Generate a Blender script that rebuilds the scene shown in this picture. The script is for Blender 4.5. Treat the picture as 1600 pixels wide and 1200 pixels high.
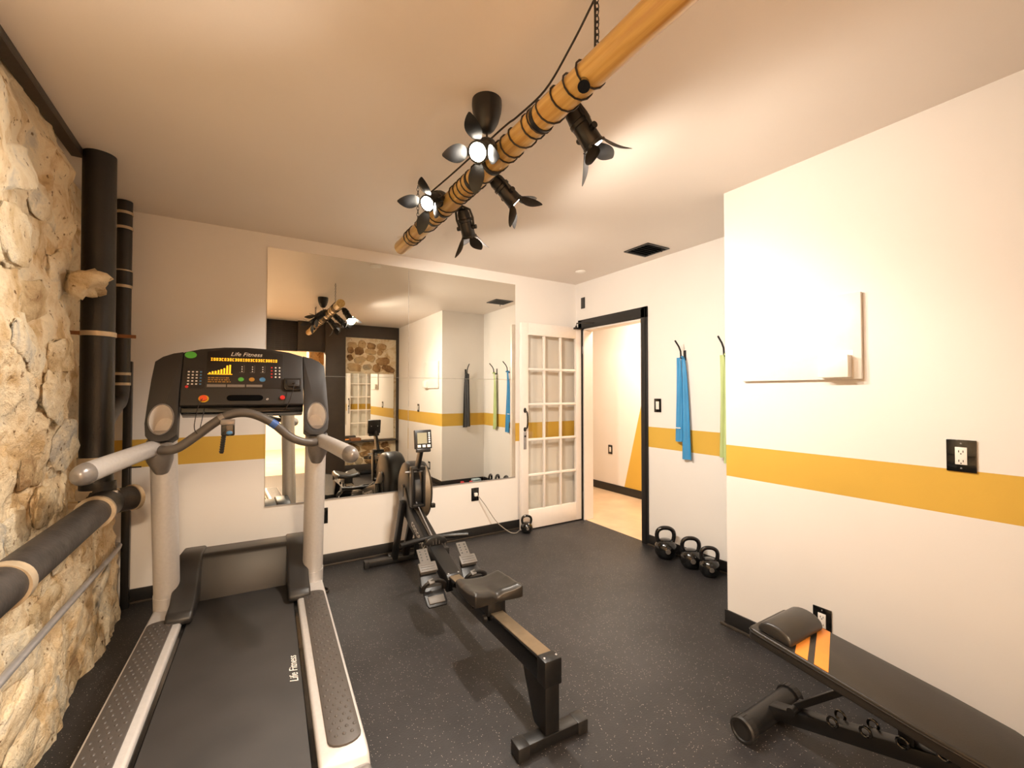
import bpy, bmesh, math, random
from mathutils import Vector, Matrix, noise
random.seed(7)
for o in list(bpy.data.objects): bpy.data.objects.remove(o)
S = bpy.context.scene
COL = S.collection
PI = math.pi

# ------------------------------------------------------------------ camera, world, exposure
cam_d = bpy.data.cameras.new('camera'); cam = bpy.data.objects.new('camera', cam_d); COL.objects.link(cam)
cam_d.sensor_width = 36; cam_d.sensor_fit = 'HORIZONTAL'; cam_d.lens = 681.51 / 1600 * 36; cam_d.clip_start = .02
YAW, PITCH = .5509, .0193
Fv = Vector((math.sin(YAW) * math.cos(PITCH), math.cos(YAW) * math.cos(PITCH), math.sin(PITCH)))
Rv = Vector((math.cos(YAW), -math.sin(YAW), 0)); Uv = Rv.cross(Fv)
cam.matrix_world = Matrix(((Rv.x, Uv.x, -Fv.x, 0), (Rv.y, Uv.y, -Fv.y, 0), (Rv.z, Uv.z, -Fv.z, 1.31), (0, 0, 0, 1)))
S.camera = cam
S.view_settings.view_transform = 'Standard'; S.view_settings.look = 'None'
S.view_settings.gamma = 1; S.view_settings.exposure = 1.1; S.view_settings.use_curve_mapping = False
W = bpy.data.worlds.new('world'); S.world = W; W.use_nodes = True
W.node_tree.nodes['Background'].inputs[0].default_value = (.5, .4, .3, 1)
W.node_tree.nodes['Background'].inputs[1].default_value = .05
WARM = (1.0, .905, .785)
SPOT_W = 40
HALL_W = 24
REAR_W = 160

H = 2.452; YB = 3.5754; XT = 2.991; XC = 2.338; YC = 1.48; YR = -.55; XL = -.66

# ------------------------------------------------------------------ materials
def lin(c): return tuple((x / 12.92 if x <= .04045 else ((x + .055) / 1.055) ** 2.4) for x in (v / 255 for v in c)) + (1,)
MATS = {}
def mat(name, rgb, rough=.5, metal=0, var=.12, scale=30, bump=0, coat=0, spec=.5, emit=0, bscale=None):
    """procedural principled material: base colour broken up by noise, optional fine relief"""
    if name in MATS: return MATS[name]
    m = bpy.data.materials.new(name); m.use_nodes = True; nt = m.node_tree; b = nt.nodes['Principled BSDF']
    c = lin(rgb)
    tc = nt.nodes.new('ShaderNodeTexCoord'); n = nt.nodes.new('ShaderNodeTexNoise'); n.inputs['Scale'].default_value = scale; n.inputs['Detail'].default_value = 4
    nt.links.new(tc.outputs['Object'], n.inputs['Vector'])
    r = nt.nodes.new('ShaderNodeValToRGB'); r.color_ramp.elements[0].position = .3; r.color_ramp.elements[1].position = .7
    r.color_ramp.elements[0].color = tuple(x * (1 - var) for x in c[:3]) + (1,); r.color_ramp.elements[1].color = tuple(min(1, x * (1 + var)) for x in c[:3]) + (1,)
    nt.links.new(n.outputs['Fac'], r.inputs['Fac']); nt.links.new(r.outputs['Color'], b.inputs['Base Color'])
    b.inputs['Roughness'].default_value = rough; b.inputs['Metallic'].default_value = metal
    b.inputs['Specular IOR Level'].default_value = spec; b.inputs['Coat Weight'].default_value = coat
    if emit:
        nt.links.new(r.outputs['Color'], b.inputs['Emission Color']); b.inputs['Emission Strength'].default_value = emit
    if bump:
        n2 = nt.nodes.new('ShaderNodeTexNoise'); n2.inputs['Scale'].default_value = bscale or scale * 6; n2.inputs['Detail'].default_value = 3
        nt.links.new(tc.outputs['Object'], n2.inputs['Vector'])
        bp = nt.nodes.new('ShaderNodeBump'); bp.inputs['Strength'].default_value = bump; bp.inputs['Distance'].default_value = .005
        nt.links.new(n2.outputs['Fac'], bp.inputs['Height']); nt.links.new(bp.outputs['Normal'], b.inputs['Normal'])
    MATS[name] = m; return m

def wall_mat(name, z0=.839, z1=1.0136, tri=False):
    """off-white paint with the mustard stripe painted on it (a flat painted band)"""
    m = bpy.data.materials.new(name); m.use_nodes = True; nt = m.node_tree; b = nt.nodes['Principled BSDF']; N = nt.nodes.new; Lk = nt.links.new
    g = N('ShaderNodeNewGeometry'); sp = N('ShaderNodeSeparateXYZ'); Lk(g.outputs['Position'], sp.inputs[0])
    def mth(op, a, bb):
        k = N('ShaderNodeMath'); k.operation = op
        for i, v in enumerate((a, bb)):
            if isinstance(v, (int, float)): k.inputs[i].default_value = v
            else: Lk(v, k.inputs[i])
        return k.outputs[0]
    if tri:   # the painted wedge in the hall: y below a slanted line
        lim = mth('MULTIPLY_ADD', sp.outputs['Z'], -.27); lim.node.inputs[2].default_value = tri
        fac = mth('LESS_THAN', sp.outputs['Y'], lim)
    else:
        fac = mth('MULTIPLY', mth('GREATER_THAN', sp.outputs['Z'], z0), mth('LESS_THAN', sp.outputs['Z'], z1))
    n = N('ShaderNodeTexNoise'); n.inputs['Scale'].default_value = 3; n.inputs['Detail'].default_value = 5
    Lk(g.outputs['Position'], n.inputs['Vector'])
    def ramp(c, v):
        r = N('ShaderNodeValToRGB'); c = lin(c); r.color_ramp.elements[0].position = .3; r.color_ramp.elements[1].position = .7
        r.color_ramp.elements[0].color = tuple(x * (1 - v) for x in c[:3]) + (1,); r.color_ramp.elements[1].color = c; Lk(n.outputs['Fac'], r.inputs['Fac']); return r.outputs['Color']
    mx = N('ShaderNodeMix'); mx.data_type = 'RGBA'; Lk(fac, mx.inputs['Factor']); Lk(ramp((232, 226, 220), .02), mx.inputs['A']); Lk(ramp((214, 172, 72), .07), mx.inputs['B'])
    Lk(mx.outputs['Result'], b.inputs['Base Color']); b.inputs['Roughness'].default_value = .55; b.inputs['Specular IOR Level'].default_value = .35
    n2 = N('ShaderNodeTexNoise'); n2.inputs['Scale'].default_value = 180; Lk(g.outputs['Position'], n2.inputs['Vector'])
    bp = N('ShaderNodeBump'); bp.inputs['Strength'].default_value = .06; bp.inputs['Distance'].default_value = .003; Lk(n2.outputs['Fac'], bp.inputs['Height']); Lk(bp.outputs['Normal'], b.inputs['Normal'])
    return m

def floor_mat():
    m = bpy.data.materials.new('rubber_floor'); m.use_nodes = True; nt = m.node_tree; b = nt.nodes['Principled BSDF']; N = nt.nodes.new; Lk = nt.links.new
    g = N('ShaderNodeNewGeometry')
    n = N('ShaderNodeTexNoise'); n.inputs['Scale'].default_value = 2.2; n.inputs['Detail'].default_value = 8; n.inputs['Roughness'].default_value = .7; Lk(g.outputs['Position'], n.inputs['Vector'])
    r = N('ShaderNodeValToRGB'); r.color_ramp.elements[0].position = .3; r.color_ramp.elements[1].position = .72
    r.color_ramp.elements[0].color = lin((27, 26, 27)); r.color_ramp.elements[1].color = lin((50, 47, 48)); Lk(n.outputs['Fac'], r.inputs['Fac'])
    v = N('ShaderNodeTexVoronoi'); v.inputs['Scale'].default_value = 140; Lk(g.outputs['Position'], v.inputs['Vector'])
    # small flecks: near a cell centre, and only in some of the cells
    lt = N('ShaderNodeMath'); lt.operation = 'LESS_THAN'; lt.inputs[1].default_value = .19; Lk(v.outputs['Distance'], lt.inputs[0])
    sp = N('ShaderNodeSeparateColor'); Lk(v.outputs['Color'], sp.inputs[0])
    gt = N('ShaderNodeMath'); gt.operation = 'GREATER_THAN'; gt.inputs[1].default_value = .72; Lk(sp.outputs[0], gt.inputs[0])
    mu = N('ShaderNodeMath'); mu.operation = 'MULTIPLY'; Lk(lt.outputs[0], mu.inputs[0]); Lk(gt.outputs[0], mu.inputs[1])
    mx = N('ShaderNodeMix'); mx.data_type = 'RGBA'; Lk(mu.outputs[0], mx.inputs['Factor']); Lk(r.outputs['Color'], mx.inputs['A']); mx.inputs['B'].default_value = lin((168, 158, 148))
    Lk(mx.outputs['Result'], b.inputs['Base Color']); b.inputs['Roughness'].default_value = .52; b.inputs['Specular IOR Level'].default_value = .45
    n2 = N('ShaderNodeTexNoise'); n2.inputs['Scale'].default_value = 140; Lk(g.outputs['Position'], n2.inputs['Vector'])
    bp = N('ShaderNodeBump'); bp.inputs['Strength'].default_value = .25; bp.inputs['Distance'].default_value = .004; Lk(n2.outputs['Fac'], bp.inputs['Height']); Lk(bp.outputs['Normal'], b.inputs['Normal'])
    return m

def stone_mat(name, cols, scale=5, rnd=0.0):
    m = bpy.data.materials.new(name); m.use_nodes = True; nt = m.node_tree; b = nt.nodes['Principled BSDF']; N = nt.nodes.new; Lk = nt.links.new
    g = N('ShaderNodeNewGeometry'); n = N('ShaderNodeTexNoise'); n.inputs['Scale'].default_value = scale; n.inputs['Detail'].default_value = 9; n.inputs['Roughness'].default_value = .62; n.inputs['Distortion'].default_value = .6
    Lk(g.outputs['Position'], n.inputs['Vector'])
    fac = n.outputs['Fac']
    if rnd:
        oi = N('ShaderNodeObjectInfo'); a = N('ShaderNodeMath'); a.operation = 'MULTIPLY_ADD'; Lk(oi.outputs['Random'], a.inputs[0]); a.inputs[1].default_value = rnd; Lk(fac, a.inputs[2])
        s = N('ShaderNodeMath'); s.operation = 'SUBTRACT'; Lk(a.outputs[0], s.inputs[0]); s.inputs[1].default_value = rnd / 2; fac = s.outputs[0]
    r = N('ShaderNodeValToRGB'); el = r.color_ramp.elements
    while len(el) < len(cols): el.new(.5)
    for i, (p, c) in enumerate(cols): el[i].position = p; el[i].color = lin(c)
    Lk(fac, r.inputs['Fac'])
    # dark pits
    v = N('ShaderNodeTexNoise'); v.inputs['Scale'].default_value = 38; v.inputs['Detail'].default_value = 4; Lk(g.outputs['Position'], v.inputs['Vector'])
    r2 = N('ShaderNodeValToRGB'); r2.color_ramp.elements[0].position = .29; r2.color_ramp.elements[1].position = .36; r2.color_ramp.elements[0].color = (.32, .24, .17, 1); r2.color_ramp.elements[1].color = (1, 1, 1, 1); Lk(v.outputs['Fac'], r2.inputs['Fac'])
    mx = N('ShaderNodeMix'); mx.data_type = 'RGBA'; mx.blend_type = 'MULTIPLY'; mx.inputs['Factor'].default_value = 1; Lk(r.outputs['Color'], mx.inputs['A']); Lk(r2.outputs['Color'], mx.inputs['B'])
    Lk(mx.outputs['Result'], b.inputs['Base Color']); b.inputs['Roughness'].default_value = .8; b.inputs['Specular IOR Level'].default_value = .25
    n2 = N('ShaderNodeTexNoise'); n2.inputs['Scale'].default_value = 22; n2.inputs['Detail'].default_value = 10; n2.inputs['Roughness'].default_value = .65; Lk(g.outputs['Position'], n2.inputs['Vector'])
    bp = N('ShaderNodeBump'); bp.inputs['Strength'].default_value = .85; bp.inputs['Distance'].default_value = .035; Lk(n2.outputs['Fac'], bp.inputs['Height']); Lk(bp.outputs['Normal'], b.inputs['Normal'])
    return m

def glass_mat():
    m = bpy.data.materials.new('door_glass'); m.use_nodes = True; nt = m.node_tree; N = nt.nodes.new; Lk = nt.links.new
    nt.nodes.remove(nt.nodes['Principled BSDF']); out = nt.nodes['Material Output']
    t = N('ShaderNodeBsdfTransparent'); gl = N('ShaderNodeBsdfGlossy'); gl.inputs['Roughness'].default_value = .03; lw = N('ShaderNodeLayerWeight'); lw.inputs['Blend'].default_value = .5; pw_ = N('ShaderNodeMath'); pw_.operation = 'POWER'; pw_.inputs[1].default_value = 4; Lk(lw.outputs['Facing'], pw_.inputs[0]); fr = N('ShaderNodeMath'); fr.operation = 'MULTIPLY_ADD'; fr.inputs[1].default_value = .5; fr.inputs[2].default_value = .05; Lk(pw_.outputs[0], fr.inputs[0])
    nz = N('ShaderNodeTexNoise'); nz.inputs['Scale'].default_value = 6; rp = N('ShaderNodeValToRGB'); rp.color_ramp.elements[0].color = (.95, .955, .94, 1); rp.color_ramp.elements[1].color = (.98, .98, .97, 1)
    Lk(nz.outputs['Fac'], rp.inputs['Fac']); Lk(rp.outputs['Color'], t.inputs['Color'])
    mx = N('ShaderNodeMixShader'); Lk(fr.outputs[0], mx.inputs[0]); Lk(t.outputs[0], mx.inputs[1]); Lk(gl.outputs[0], mx.inputs[2]); Lk(mx.outputs[0], out.inputs['Surface'])
    return m

M_wall = wall_mat('striped_wall_paint'); M_hall = wall_mat('hall_wall_paint', tri=4.06)
M_ceil = mat('ceiling_paint', (232, 222, 212), .45, var=.015, scale=2, bump=.05, bscale=160)
M_plain = mat('plain_wall_paint', (228, 214, 196), .6, var=.02, scale=3)
M_floor = floor_mat()
M_conc = mat('tan_concrete', (206, 176, 142), .4, var=.12, scale=4, bump=.1)
M_mortar = stone_mat('lime_mortar', [(.26, (158, 124, 82)), (.40, (212, 180, 134)), (.53, (238, 218, 184)), (.62, (232, 214, 182)), (.74, (190, 182, 170))], 6)
M_stone = stone_mat('rubble_stone', [(.25, (168, 134, 94)), (.40, (214, 188, 146)), (.58, (240, 224, 194)), (.78, (184, 178, 168))], 6, .3)
M_rstone = stone_mat('brown_rubble_stone', [(.25, (124, 90, 56)), (.45, (176, 138, 92)), (.6, (204, 172, 126)), (.8, (166, 150, 124))], 6, .4)
M_black = mat('black_trim_paint', (30, 28, 27), .45, var=.08, bump=.1)
M_blackmetal = mat('black_powder_coat', (19, 18, 18), .38, var=.1, scale=60, bump=.08)
M_gloss = mat('gloss_black_enamel', (11, 11, 11), .16, var=.1, coat=.5, bump=.04)
M_iron = mat('cast_iron_pipe', (28, 26, 25), .42, var=.3, scale=9, bump=.25, bscale=70)
M_dirt = mat('dusty_cast_iron', (46, 41, 38), .55, var=.55, scale=14, bump=.3, bscale=60)
M_band = mat('pale_pipe_clamp', (190, 172, 146), .4, metal=.4, var=.15)
M_conduit = mat('galvanised_conduit', (168, 166, 168), .4, metal=.55, var=.1)
M_grayc = mat('grey_concrete', (122, 110, 94), .8, var=.25, scale=8, bump=.3)
M_silver = mat('silver_plastic', (196, 192, 190), .36, metal=.3, var=.04, scale=80)
M_silver2 = mat('dark_silver_plastic', (132, 127, 124), .3, metal=.4, var=.05, scale=80)
M_char = mat('charcoal_plastic', (42, 39, 38), .5, var=.06, scale=200, bump=.12, bscale=900)
M_hood = mat('graphite_hood_plastic', (36, 34, 33), .42, var=.05, scale=120, bump=.05)
M_void = mat('slot_black', (6, 6, 6), .9, spec=.1)
M_panel = mat('console_overlay', (34, 30, 29), .3, var=.05)
M_belt = mat('treadmill_belt', (46, 43, 42), .62, var=.22, scale=5, bump=.3, bscale=900)
M_pad = mat('tread_pad_rubber', (70, 64, 60), .5, var=.06, bump=.1)
M_white = mat('white_print', (232, 226, 220), .5, var=.02)
M_amber = mat('amber_led', (255, 168, 30), .5, var=.02, emit=.75)
M_red = mat('red_button', (205, 44, 44), .35, var=.05)
M_ored = mat('orange_red_button', (228, 84, 36), .35, var=.05)
M_yel = mat('yellow_ring', (236, 186, 48), .4, var=.05)
M_green = mat('green_button', (86, 180, 70), .4, var=.06)
M_blueb = mat('blue_button', (74, 128, 176), .4, var=.06)
M_amb2 = mat('amber_button', (176, 128, 44), .4, var=.06)
M_cup = mat('cup_holder_liner', (238, 232, 226), .5, var=.04)
M_grip = mat('grey_grip_rubber', (88, 82, 77), .45, var=.06, bump=.06)
M_blue = mat('blue_tape', (58, 100, 176), .5, var=.1)
M_rail = mat('stainless_track', (150, 132, 108), .28, metal=.7, var=.08)
M_seat = mat('black_seat_foam', (38, 35, 32), .38, var=.08, bump=.06)
M_gray = mat('grey_footplate', (92, 87, 82), .5, var=.06)
M_mesh = mat('perforated_cage', (128, 112, 92), .45, metal=.5, var=.2, scale=220)
M_lcd = mat('lcd_screen', (150, 144, 120), .3, var=.03)
M_leather = mat('black_vinyl', (40, 37, 34), .34, var=.1, scale=12, bump=.1, bscale=300)
M_orange = mat('orange_vinyl', (226, 140, 56), .4, var=.05)
M_bband = mat('blue_latex', (58, 142, 196), .45, var=.06, scale=8)
M_gband = mat('green_latex', (190, 206, 142), .45, var=.06, scale=8)
M_kband = mat('charcoal_latex', (62, 62, 64), .45, var=.08, scale=8)
M_doorp = mat('white_door_paint', (236, 226, 218), .35, var=.015, bump=.03)
M_cable = mat('black_cable', (34, 26, 20), .5, var=.1)
M_gcable = mat('grey_cable', (150, 142, 132), .5, var=.1)
M_wpl = mat('white_plastic', (238, 232, 224), .35, var=.02)
M_beam = mat('dark_steel', (66, 58, 50), .5, metal=.3, var=.15, bump=.1)
M_brown = mat('dark_brown_paint', (58, 47, 37), .6, var=.12, scale=10)
M_wood = mat('brown_wood', (140, 88, 46), .5, var=.2, scale=14)
M_glass = glass_mat()
def bamboo():
    m = bpy.data.materials.new('bamboo_pole'); m.use_nodes = True; nt = m.node_tree; b = nt.nodes['Principled BSDF']; N = nt.nodes.new; Lk = nt.links.new
    tc = N('ShaderNodeTexCoord'); mp = N('ShaderNodeMapping'); mp.inputs['Scale'].default_value = (60, 2.5, 60); Lk(tc.outputs['Object'], mp.inputs[0])
    n = N('ShaderNodeTexNoise'); n.inputs['Scale'].default_value = 1; n.inputs['Detail'].default_value = 6; Lk(mp.outputs[0], n.inputs['Vector'])
    r = N('ShaderNodeValToRGB'); r.color_ramp.elements[0].position = .3; r.color_ramp.elements[1].position = .68; r.color_ramp.elements[0].color = lin((176, 130, 60)); r.color_ramp.elements[1].color = lin((218, 184, 112))
    Lk(n.outputs['Fac'], r.inputs['Fac']); Lk(r.outputs['Color'], b.inputs['Base Color']); b.inputs['Roughness'].default_value = .32; b.inputs['Coat Weight'].default_value = .25
    return m
M_bamboo = bamboo()
def mirror_mat():
    m = bpy.data.materials.new('mirror_silver'); m.use_nodes = True; nt = m.node_tree; b = nt.nodes['Principled BSDF']
    n = nt.nodes.new('ShaderNodeTexNoise'); n.inputs['Scale'].default_value = 1.5; r = nt.nodes.new('ShaderNodeValToRGB'); r.color_ramp.elements[0].color = (.87, .86, .8, 1); r.color_ramp.elements[1].color = (.9, .89, .83, 1)
    nt.links.new(n.outputs['Fac'], r.inputs['Fac']); nt.links.new(r.outputs['Color'], b.inputs['Base Color'])
    b.inputs['Metallic'].default_value = 1; b.inputs['Roughness'].default_value = .005; return m
M_mirror = mirror_mat()
def lamp_mat():
    m = bpy.data.materials.new('lit_lamp_lens'); m.use_nodes = True; nt = m.node_tree; b = nt.nodes['Principled BSDF']
    n = nt.nodes.new('ShaderNodeTexNoise'); n.inputs['Scale'].default_value = 40; r = nt.nodes.new('ShaderNodeValToRGB'); r.color_ramp.elements[0].color = (1, .86, .66, 1); r.color_ramp.elements[1].color = (1, .92, .78, 1)
    nt.links.new(n.outputs['Fac'], r.inputs['Fac']); nt.links.new(r.outputs['Color'], b.inputs['Emission Color']); b.inputs['Emission Strength'].default_value = 22; return m
M_lamp = lamp_mat()

# ------------------------------------------------------------------ mesh helpers
class MB:
    def __init__(s): s.v = []; s.f = []
    def add(s, vs, fs, M=None):
        k = len(s.v); s.v += [tuple(M @ Vector(p)) if M else tuple(p) for p in vs]; s.f += [tuple(i + k for i in f) for f in fs]; return s
    def box(s, x0, x1, y0, y1, z0, z1, M=None):
        vs = [(x, y, z) for z in (z0, z1) for y in (y0, y1) for x in (x0, x1)]
        return s.add(vs, [(0, 2, 3, 1), (4, 5, 7, 6), (0, 1, 5, 4), (2, 6, 7, 3), (0, 4, 6, 2), (1, 3, 7, 5)], M)
    def beam(s, p0, p1, w, h, up=(0, 0, 1)):
        p0 = Vector(p0); p1 = Vector(p1); d = (p1 - p0).normalized(); r = d.cross(Vector(up))
        if r.length < 1e-4: r = d.cross(Vector((0, 1, 0)))
        r.normalize(); u = r.cross(d); vs = []
        for p in (p0, p1):
            for a, b in ((-1, -1), (1, -1), (1, 1), (-1, 1)): vs.append(p + r * a * w / 2 + u * b * h / 2)
        return s.add(vs, [(0, 1, 2, 3)[::-1], (4, 5, 6, 7), (0, 1, 5, 4), (1, 2, 6, 5), (2, 3, 7, 6), (3, 0, 4, 7)])
    def tube(s, path, r, n=12, caps=True, closed=False, ell=1.0):
        P = [Vector(p) for p in path]; N = len(P); rr = r if isinstance(r, (list, tuple)) else [r] * N; vs = []; fs = []
        up = None
        for i, p in enumerate(P):
            a = P[(i - 1) % N] if (closed or i > 0) else P[i]; b = P[(i + 1) % N] if (closed or i < N - 1) else P[i]
            d = (b - a).normalized()
            if up is None:
                up = Vector((0, 0, 1)) if abs(d.z) < .9 else Vector((0, 1, 0))
            x = d.cross(up)
            if x.length < 1e-5: x = d.cross(Vector((1, 0, 0)))
            x.normalize(); y = x.cross(d); up = y
            for k in range(n):
                t = 2 * PI * k / n; vs.append(p + x * math.cos(t) * rr[i] * ell + y * math.sin(t) * rr[i])
        R = N if closed else N - 1
        for i in range(R):
            j = (i + 1) % N
            for k in range(n): fs.append((i * n + k, i * n + (k + 1) % n, j * n + (k + 1) % n, j * n + k))
        if caps and not closed: fs += [tuple(range(n))[::-1], tuple((N - 1) * n + k for k in range(n))]
        return s.add(vs, fs)
    def cyl(s, p0, p1, r0, r1=None, n=24): return s.tube([p0, p1], [r0, r0 if r1 is None else r1], n)
    def lathe(s, prof, n=24, M=None):
        vs = []; fs = []
        for r, z in prof:
            for k in range(n): t = 2 * PI * k / n; vs.append((r * math.cos(t), r * math.sin(t), z))
        for i in range(len(prof) - 1):
            for k in range(n): fs.append((i * n + k, i * n + (k + 1) % n, (i + 1) * n + (k + 1) % n, (i + 1) * n + k))
        fs += [tuple(range(n))[::-1], tuple((len(prof) - 1) * n + k for k in range(n))]
        return s.add(vs, fs, M)
    def prism(s, poly, lo, hi, axis='x', M=None):
        n = len(poly); vs = []
        for t in (lo, hi):
            for a, b in poly: vs.append({'x': (t, a, b), 'y': (a, t, b), 'z': (a, b, t)}[axis])
        fs = [tuple(range(n))[::-1], tuple(n + i for i in range(n))] + [(i, (i + 1) % n, n + (i + 1) % n, n + i) for i in range(n)]
        return s.add(vs, fs, M)
    def ell(s, c, r, nu=20, nv=12, M=None):
        vs = [(c[0], c[1], c[2] - r[2])]; fs = []
        for j in range(1, nv):
            ph = -PI / 2 + PI * j / nv
            for k in range(nu): t = 2 * PI * k / nu; vs.append((c[0] + r[0] * math.cos(ph) * math.cos(t), c[1] + r[1] * math.cos(ph) * math.sin(t), c[2] + r[2] * math.sin(ph)))
        vs.append((c[0], c[1], c[2] + r[2])); L = len(vs) - 1
        for k in range(nu): fs.append((0, 1 + (k + 1) % nu, 1 + k)); fs.append((L, 1 + (nv - 2) * nu + k, 1 + (nv - 2) * nu + (k + 1) % nu))
        for j in range(nv - 2):
            for k in range(nu): a = 1 + j * nu; fs.append((a + k, a + (k + 1) % nu, a + nu + (k + 1) % nu, a + nu + k))
        return s.add(vs, fs, M)
    def mesh(s, name, m, bevel=0, seg=2, smooth=40):
        me = bpy.data.meshes.new(name); me.from_pydata(s.v, [], s.f); bm = bmesh.new(); bm.from_mesh(me)
        bmesh.ops.recalc_face_normals(bm, faces=bm.faces)
        if bevel:
            es = [e for e in bm.edges if len(e.link_faces) == 2 and e.calc_face_angle(0) > .5]
            bmesh.ops.bevel(bm, geom=es, offset=bevel, segments=seg, affect='EDGES', profile=.5, clamp_overlap=True)
        bm.to_mesh(me); bm.free(); me.materials.append(m)
        if smooth: me.shade_smooth(); me.set_sharp_from_angle(angle=math.radians(smooth))
        return me
    def build(s, name, m, parent=None, bevel=0, seg=2, smooth=40, label=None, cat=None, group=None, kind=None):
        return link(name, s.mesh(name, m, bevel, seg, smooth), parent, label, cat, group, kind)
def link(name, me, parent=None, label=None, cat=None, group=None, kind=None):
    o = bpy.data.objects.new(name, me); COL.objects.link(o); o.parent = parent
    return tag(o, label, cat, group, kind)
def tag(o, label=None, cat=None, group=None, kind=None):
    if label: o['label'] = label
    if cat: o['category'] = cat
    if group: o['group'] = group
    if kind: o['kind'] = kind
    return o
def thing(name, label, cat, loc=(0, 0, 0), rz=0, group=None, kind=None):
    o = bpy.data.objects.new(name, None); COL.objects.link(o); o.location = loc; o.rotation_euler = (0, 0, rz); o.empty_display_size = .1
    return tag(o, label, cat, group, kind)
def text(name, body, size, M, m, parent, ext=.0006, label=None):
    c = bpy.data.curves.new('txt', 'FONT'); c.body = body; c.size = size; c.extrude = ext; c.align_x = 'CENTER'; c.align_y = 'CENTER'; c.shear = .3
    t = bpy.data.objects.new('txt', c); me = bpy.data.meshes.new_from_object(t); bpy.data.objects.remove(t); bpy.data.curves.remove(c)
    me.transform(M); me.materials.clear(); me.materials.append(m); return link(name, me, parent, label)
def T3(x, y, z): return Matrix.Translation((x, y, z))
def basis(o, ex, ey, ez):
    ex, ey, ez = Vector(ex), Vector(ey), Vector(ez); return Matrix(((ex.x, ey.x, ez.x, o[0]), (ex.y, ey.y, ez.y, o[1]), (ex.z, ey.z, ez.z, o[2]), (0, 0, 0, 1)))
def smooth_path(pts, n=6):
    P = [Vector(p) for p in pts]; out = []
    for i in range(len(P) - 1):
        a = P[max(i - 1, 0)]; b = P[i]; c = P[i + 1]; d = P[min(i + 2, len(P) - 1)]
        for k in range(n):
            t = k / n; out.append(.5 * ((2 * b) + (c - a) * t + (2 * a - 5 * b + 4 * c - d) * t * t + (3 * b - a - 3 * c + d) * t ** 3))
    return out + [P[-1]]
def struct(name, mb, m, parent=None, bevel=0, label=None, cat=None): return mb.build(name, m, parent, bevel, smooth=30, label=label, cat=cat, kind=None if parent else 'structure')

# ------------------------------------------------------------------ room shell
struct('floor', MB().box(-.95, XT + .02, YR - .15, YB + .1, -.06, 0), M_floor, label='black rubber gym floor with fine pale flecks', cat='floor')
struct('ceiling', MB().box(-.95, XT + .12, YR - .15, YB + .1, H, H + .1), M_ceil, label='smooth warm white ceiling of the gym room', cat='ceiling')
struct('wall_back', MB().box(-.95, XT + .12, YB, YB + .1, 0, H), M_wall, label='white back wall with mustard stripe behind the big mirror', cat='wall')
# wall with the doorway (opening y 2.67..3.42)
OY0, OY1, OZ = 2.67, 3.462, 1.967
struct('wall_door_side', MB().box(XT, XT + .12, YC, OY0, 0, H).box(XT, XT + .12, OY1, YB, 0, H).box(XT, XT + .12, OY0, OY1, OZ, H), M_wall, label='white wall with the doorway, band hooks and mustard stripe', cat='wall')
struct('wall_right', MB().box(XC, XT + .12, YR - .1, YC, 0, H), M_wall, label='bright projecting white wall with mustard stripe on the right', cat='wall')
BBH = .0865
def baseboard(name, x0, x1, y0, y1, label, shoe):
    r = struct(name, MB().box(x0, x1, y0, y1, 0, BBH), M_black, bevel=.003, label=label, cat='baseboard')
    MB().box(*shoe).build('shoe_moulding', M_beam, r, .004)
baseboard('baseboard_back', -.6, XT - .012, YB - .012, YB, 'black baseboard along the back wall under the mirror', (-.6, XT - .012, YB - .028, YB - .012, 0, .014))
baseboard('baseboard_door_side', XT - .012, XT, YC + .012, 2.606, 'black baseboard on the door wall behind the three kettlebells', (XT - .028, XT - .012, YC + .03, 2.606, 0, .014))
baseboard('baseboard_right', XC - .012, XC, YR, YC + .012, 'black baseboard along the projecting right wall beside the bench', (XC - .03, XC - .012, YR, YC + .03, 0, .014))
baseboard('baseboard_recess', XC, XT - .012, YC, YC + .012, 'black baseboard on the recess side of the projecting wall', (XC, XT - .03, YC + .012, YC + .028, 0, .014))
# door casing
c = MB()
for d, w, o in ((.014, 0, 0), (.022, .018, .04)):
    c.box(XT - d, XT, 2.606 + w, OY0 + .002 - (0 if w else 0), 0, OZ + .095 - w)
    c.box(XT - d, XT, OY1 - .002, OY1 + .064 - w, 0, OZ + .095 - w)
    c.box(XT - d, XT, 2.606 + w, OY1 + .064 - w, OZ - .002, OZ + .095 - w)
struct('trim_1', c, M_black, bevel=.003, label='black moulded door casing around the doorway', cat='door frame')
struct('trim_2', MB().box(XT, XT + .12, OY0, OY0 + .016, 0, OZ).box(XT, XT + .12, OY1 - .016, OY1, 0, OZ).box(XT, XT + .12, OY0, OY1, OZ - .016, OZ), M_doorp, label='white door jamb lining inside the black casing', cat='door jamb')
# hall beyond the doorway
struct('floor_hall', MB().box(XT + .02, 4.3, 1.2, 5.6, -.06, -.002), M_conc, label='tan concrete floor of the hall beyond the doorway', cat='floor')
struct('wall_hall', MB().box(4.17, 4.3, 1.2, 5.6, 0, H + .1), M_hall, label='hall wall with a mustard painted wedge seen through doorway', cat='wall')
struct('wall_hall_ends', MB().box(XT + .12, 4.17, 5.5, 5.6, 0, H + .1).box(XT + .12, 4.17, 1.2, 1.3, 0, H + .1).box(XT, XT + .12, YB, 5.6, 0, H + .1), M_plain, label='plain end walls of the hall beyond the doorway', cat='wall')
struct('ceiling_hall', MB().box(XT + .12, 4.3, 1.2, 5.6, H, H + .1), M_ceil, label='plain ceiling of the hall beyond the doorway', cat='ceiling')
struct('baseboard_hall', MB().box(4.158, 4.17, 1.3, 5.5, 0, .1), M_black, bevel=.003, label='black baseboard at the foot of the hall wall', cat='baseboard')

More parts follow.
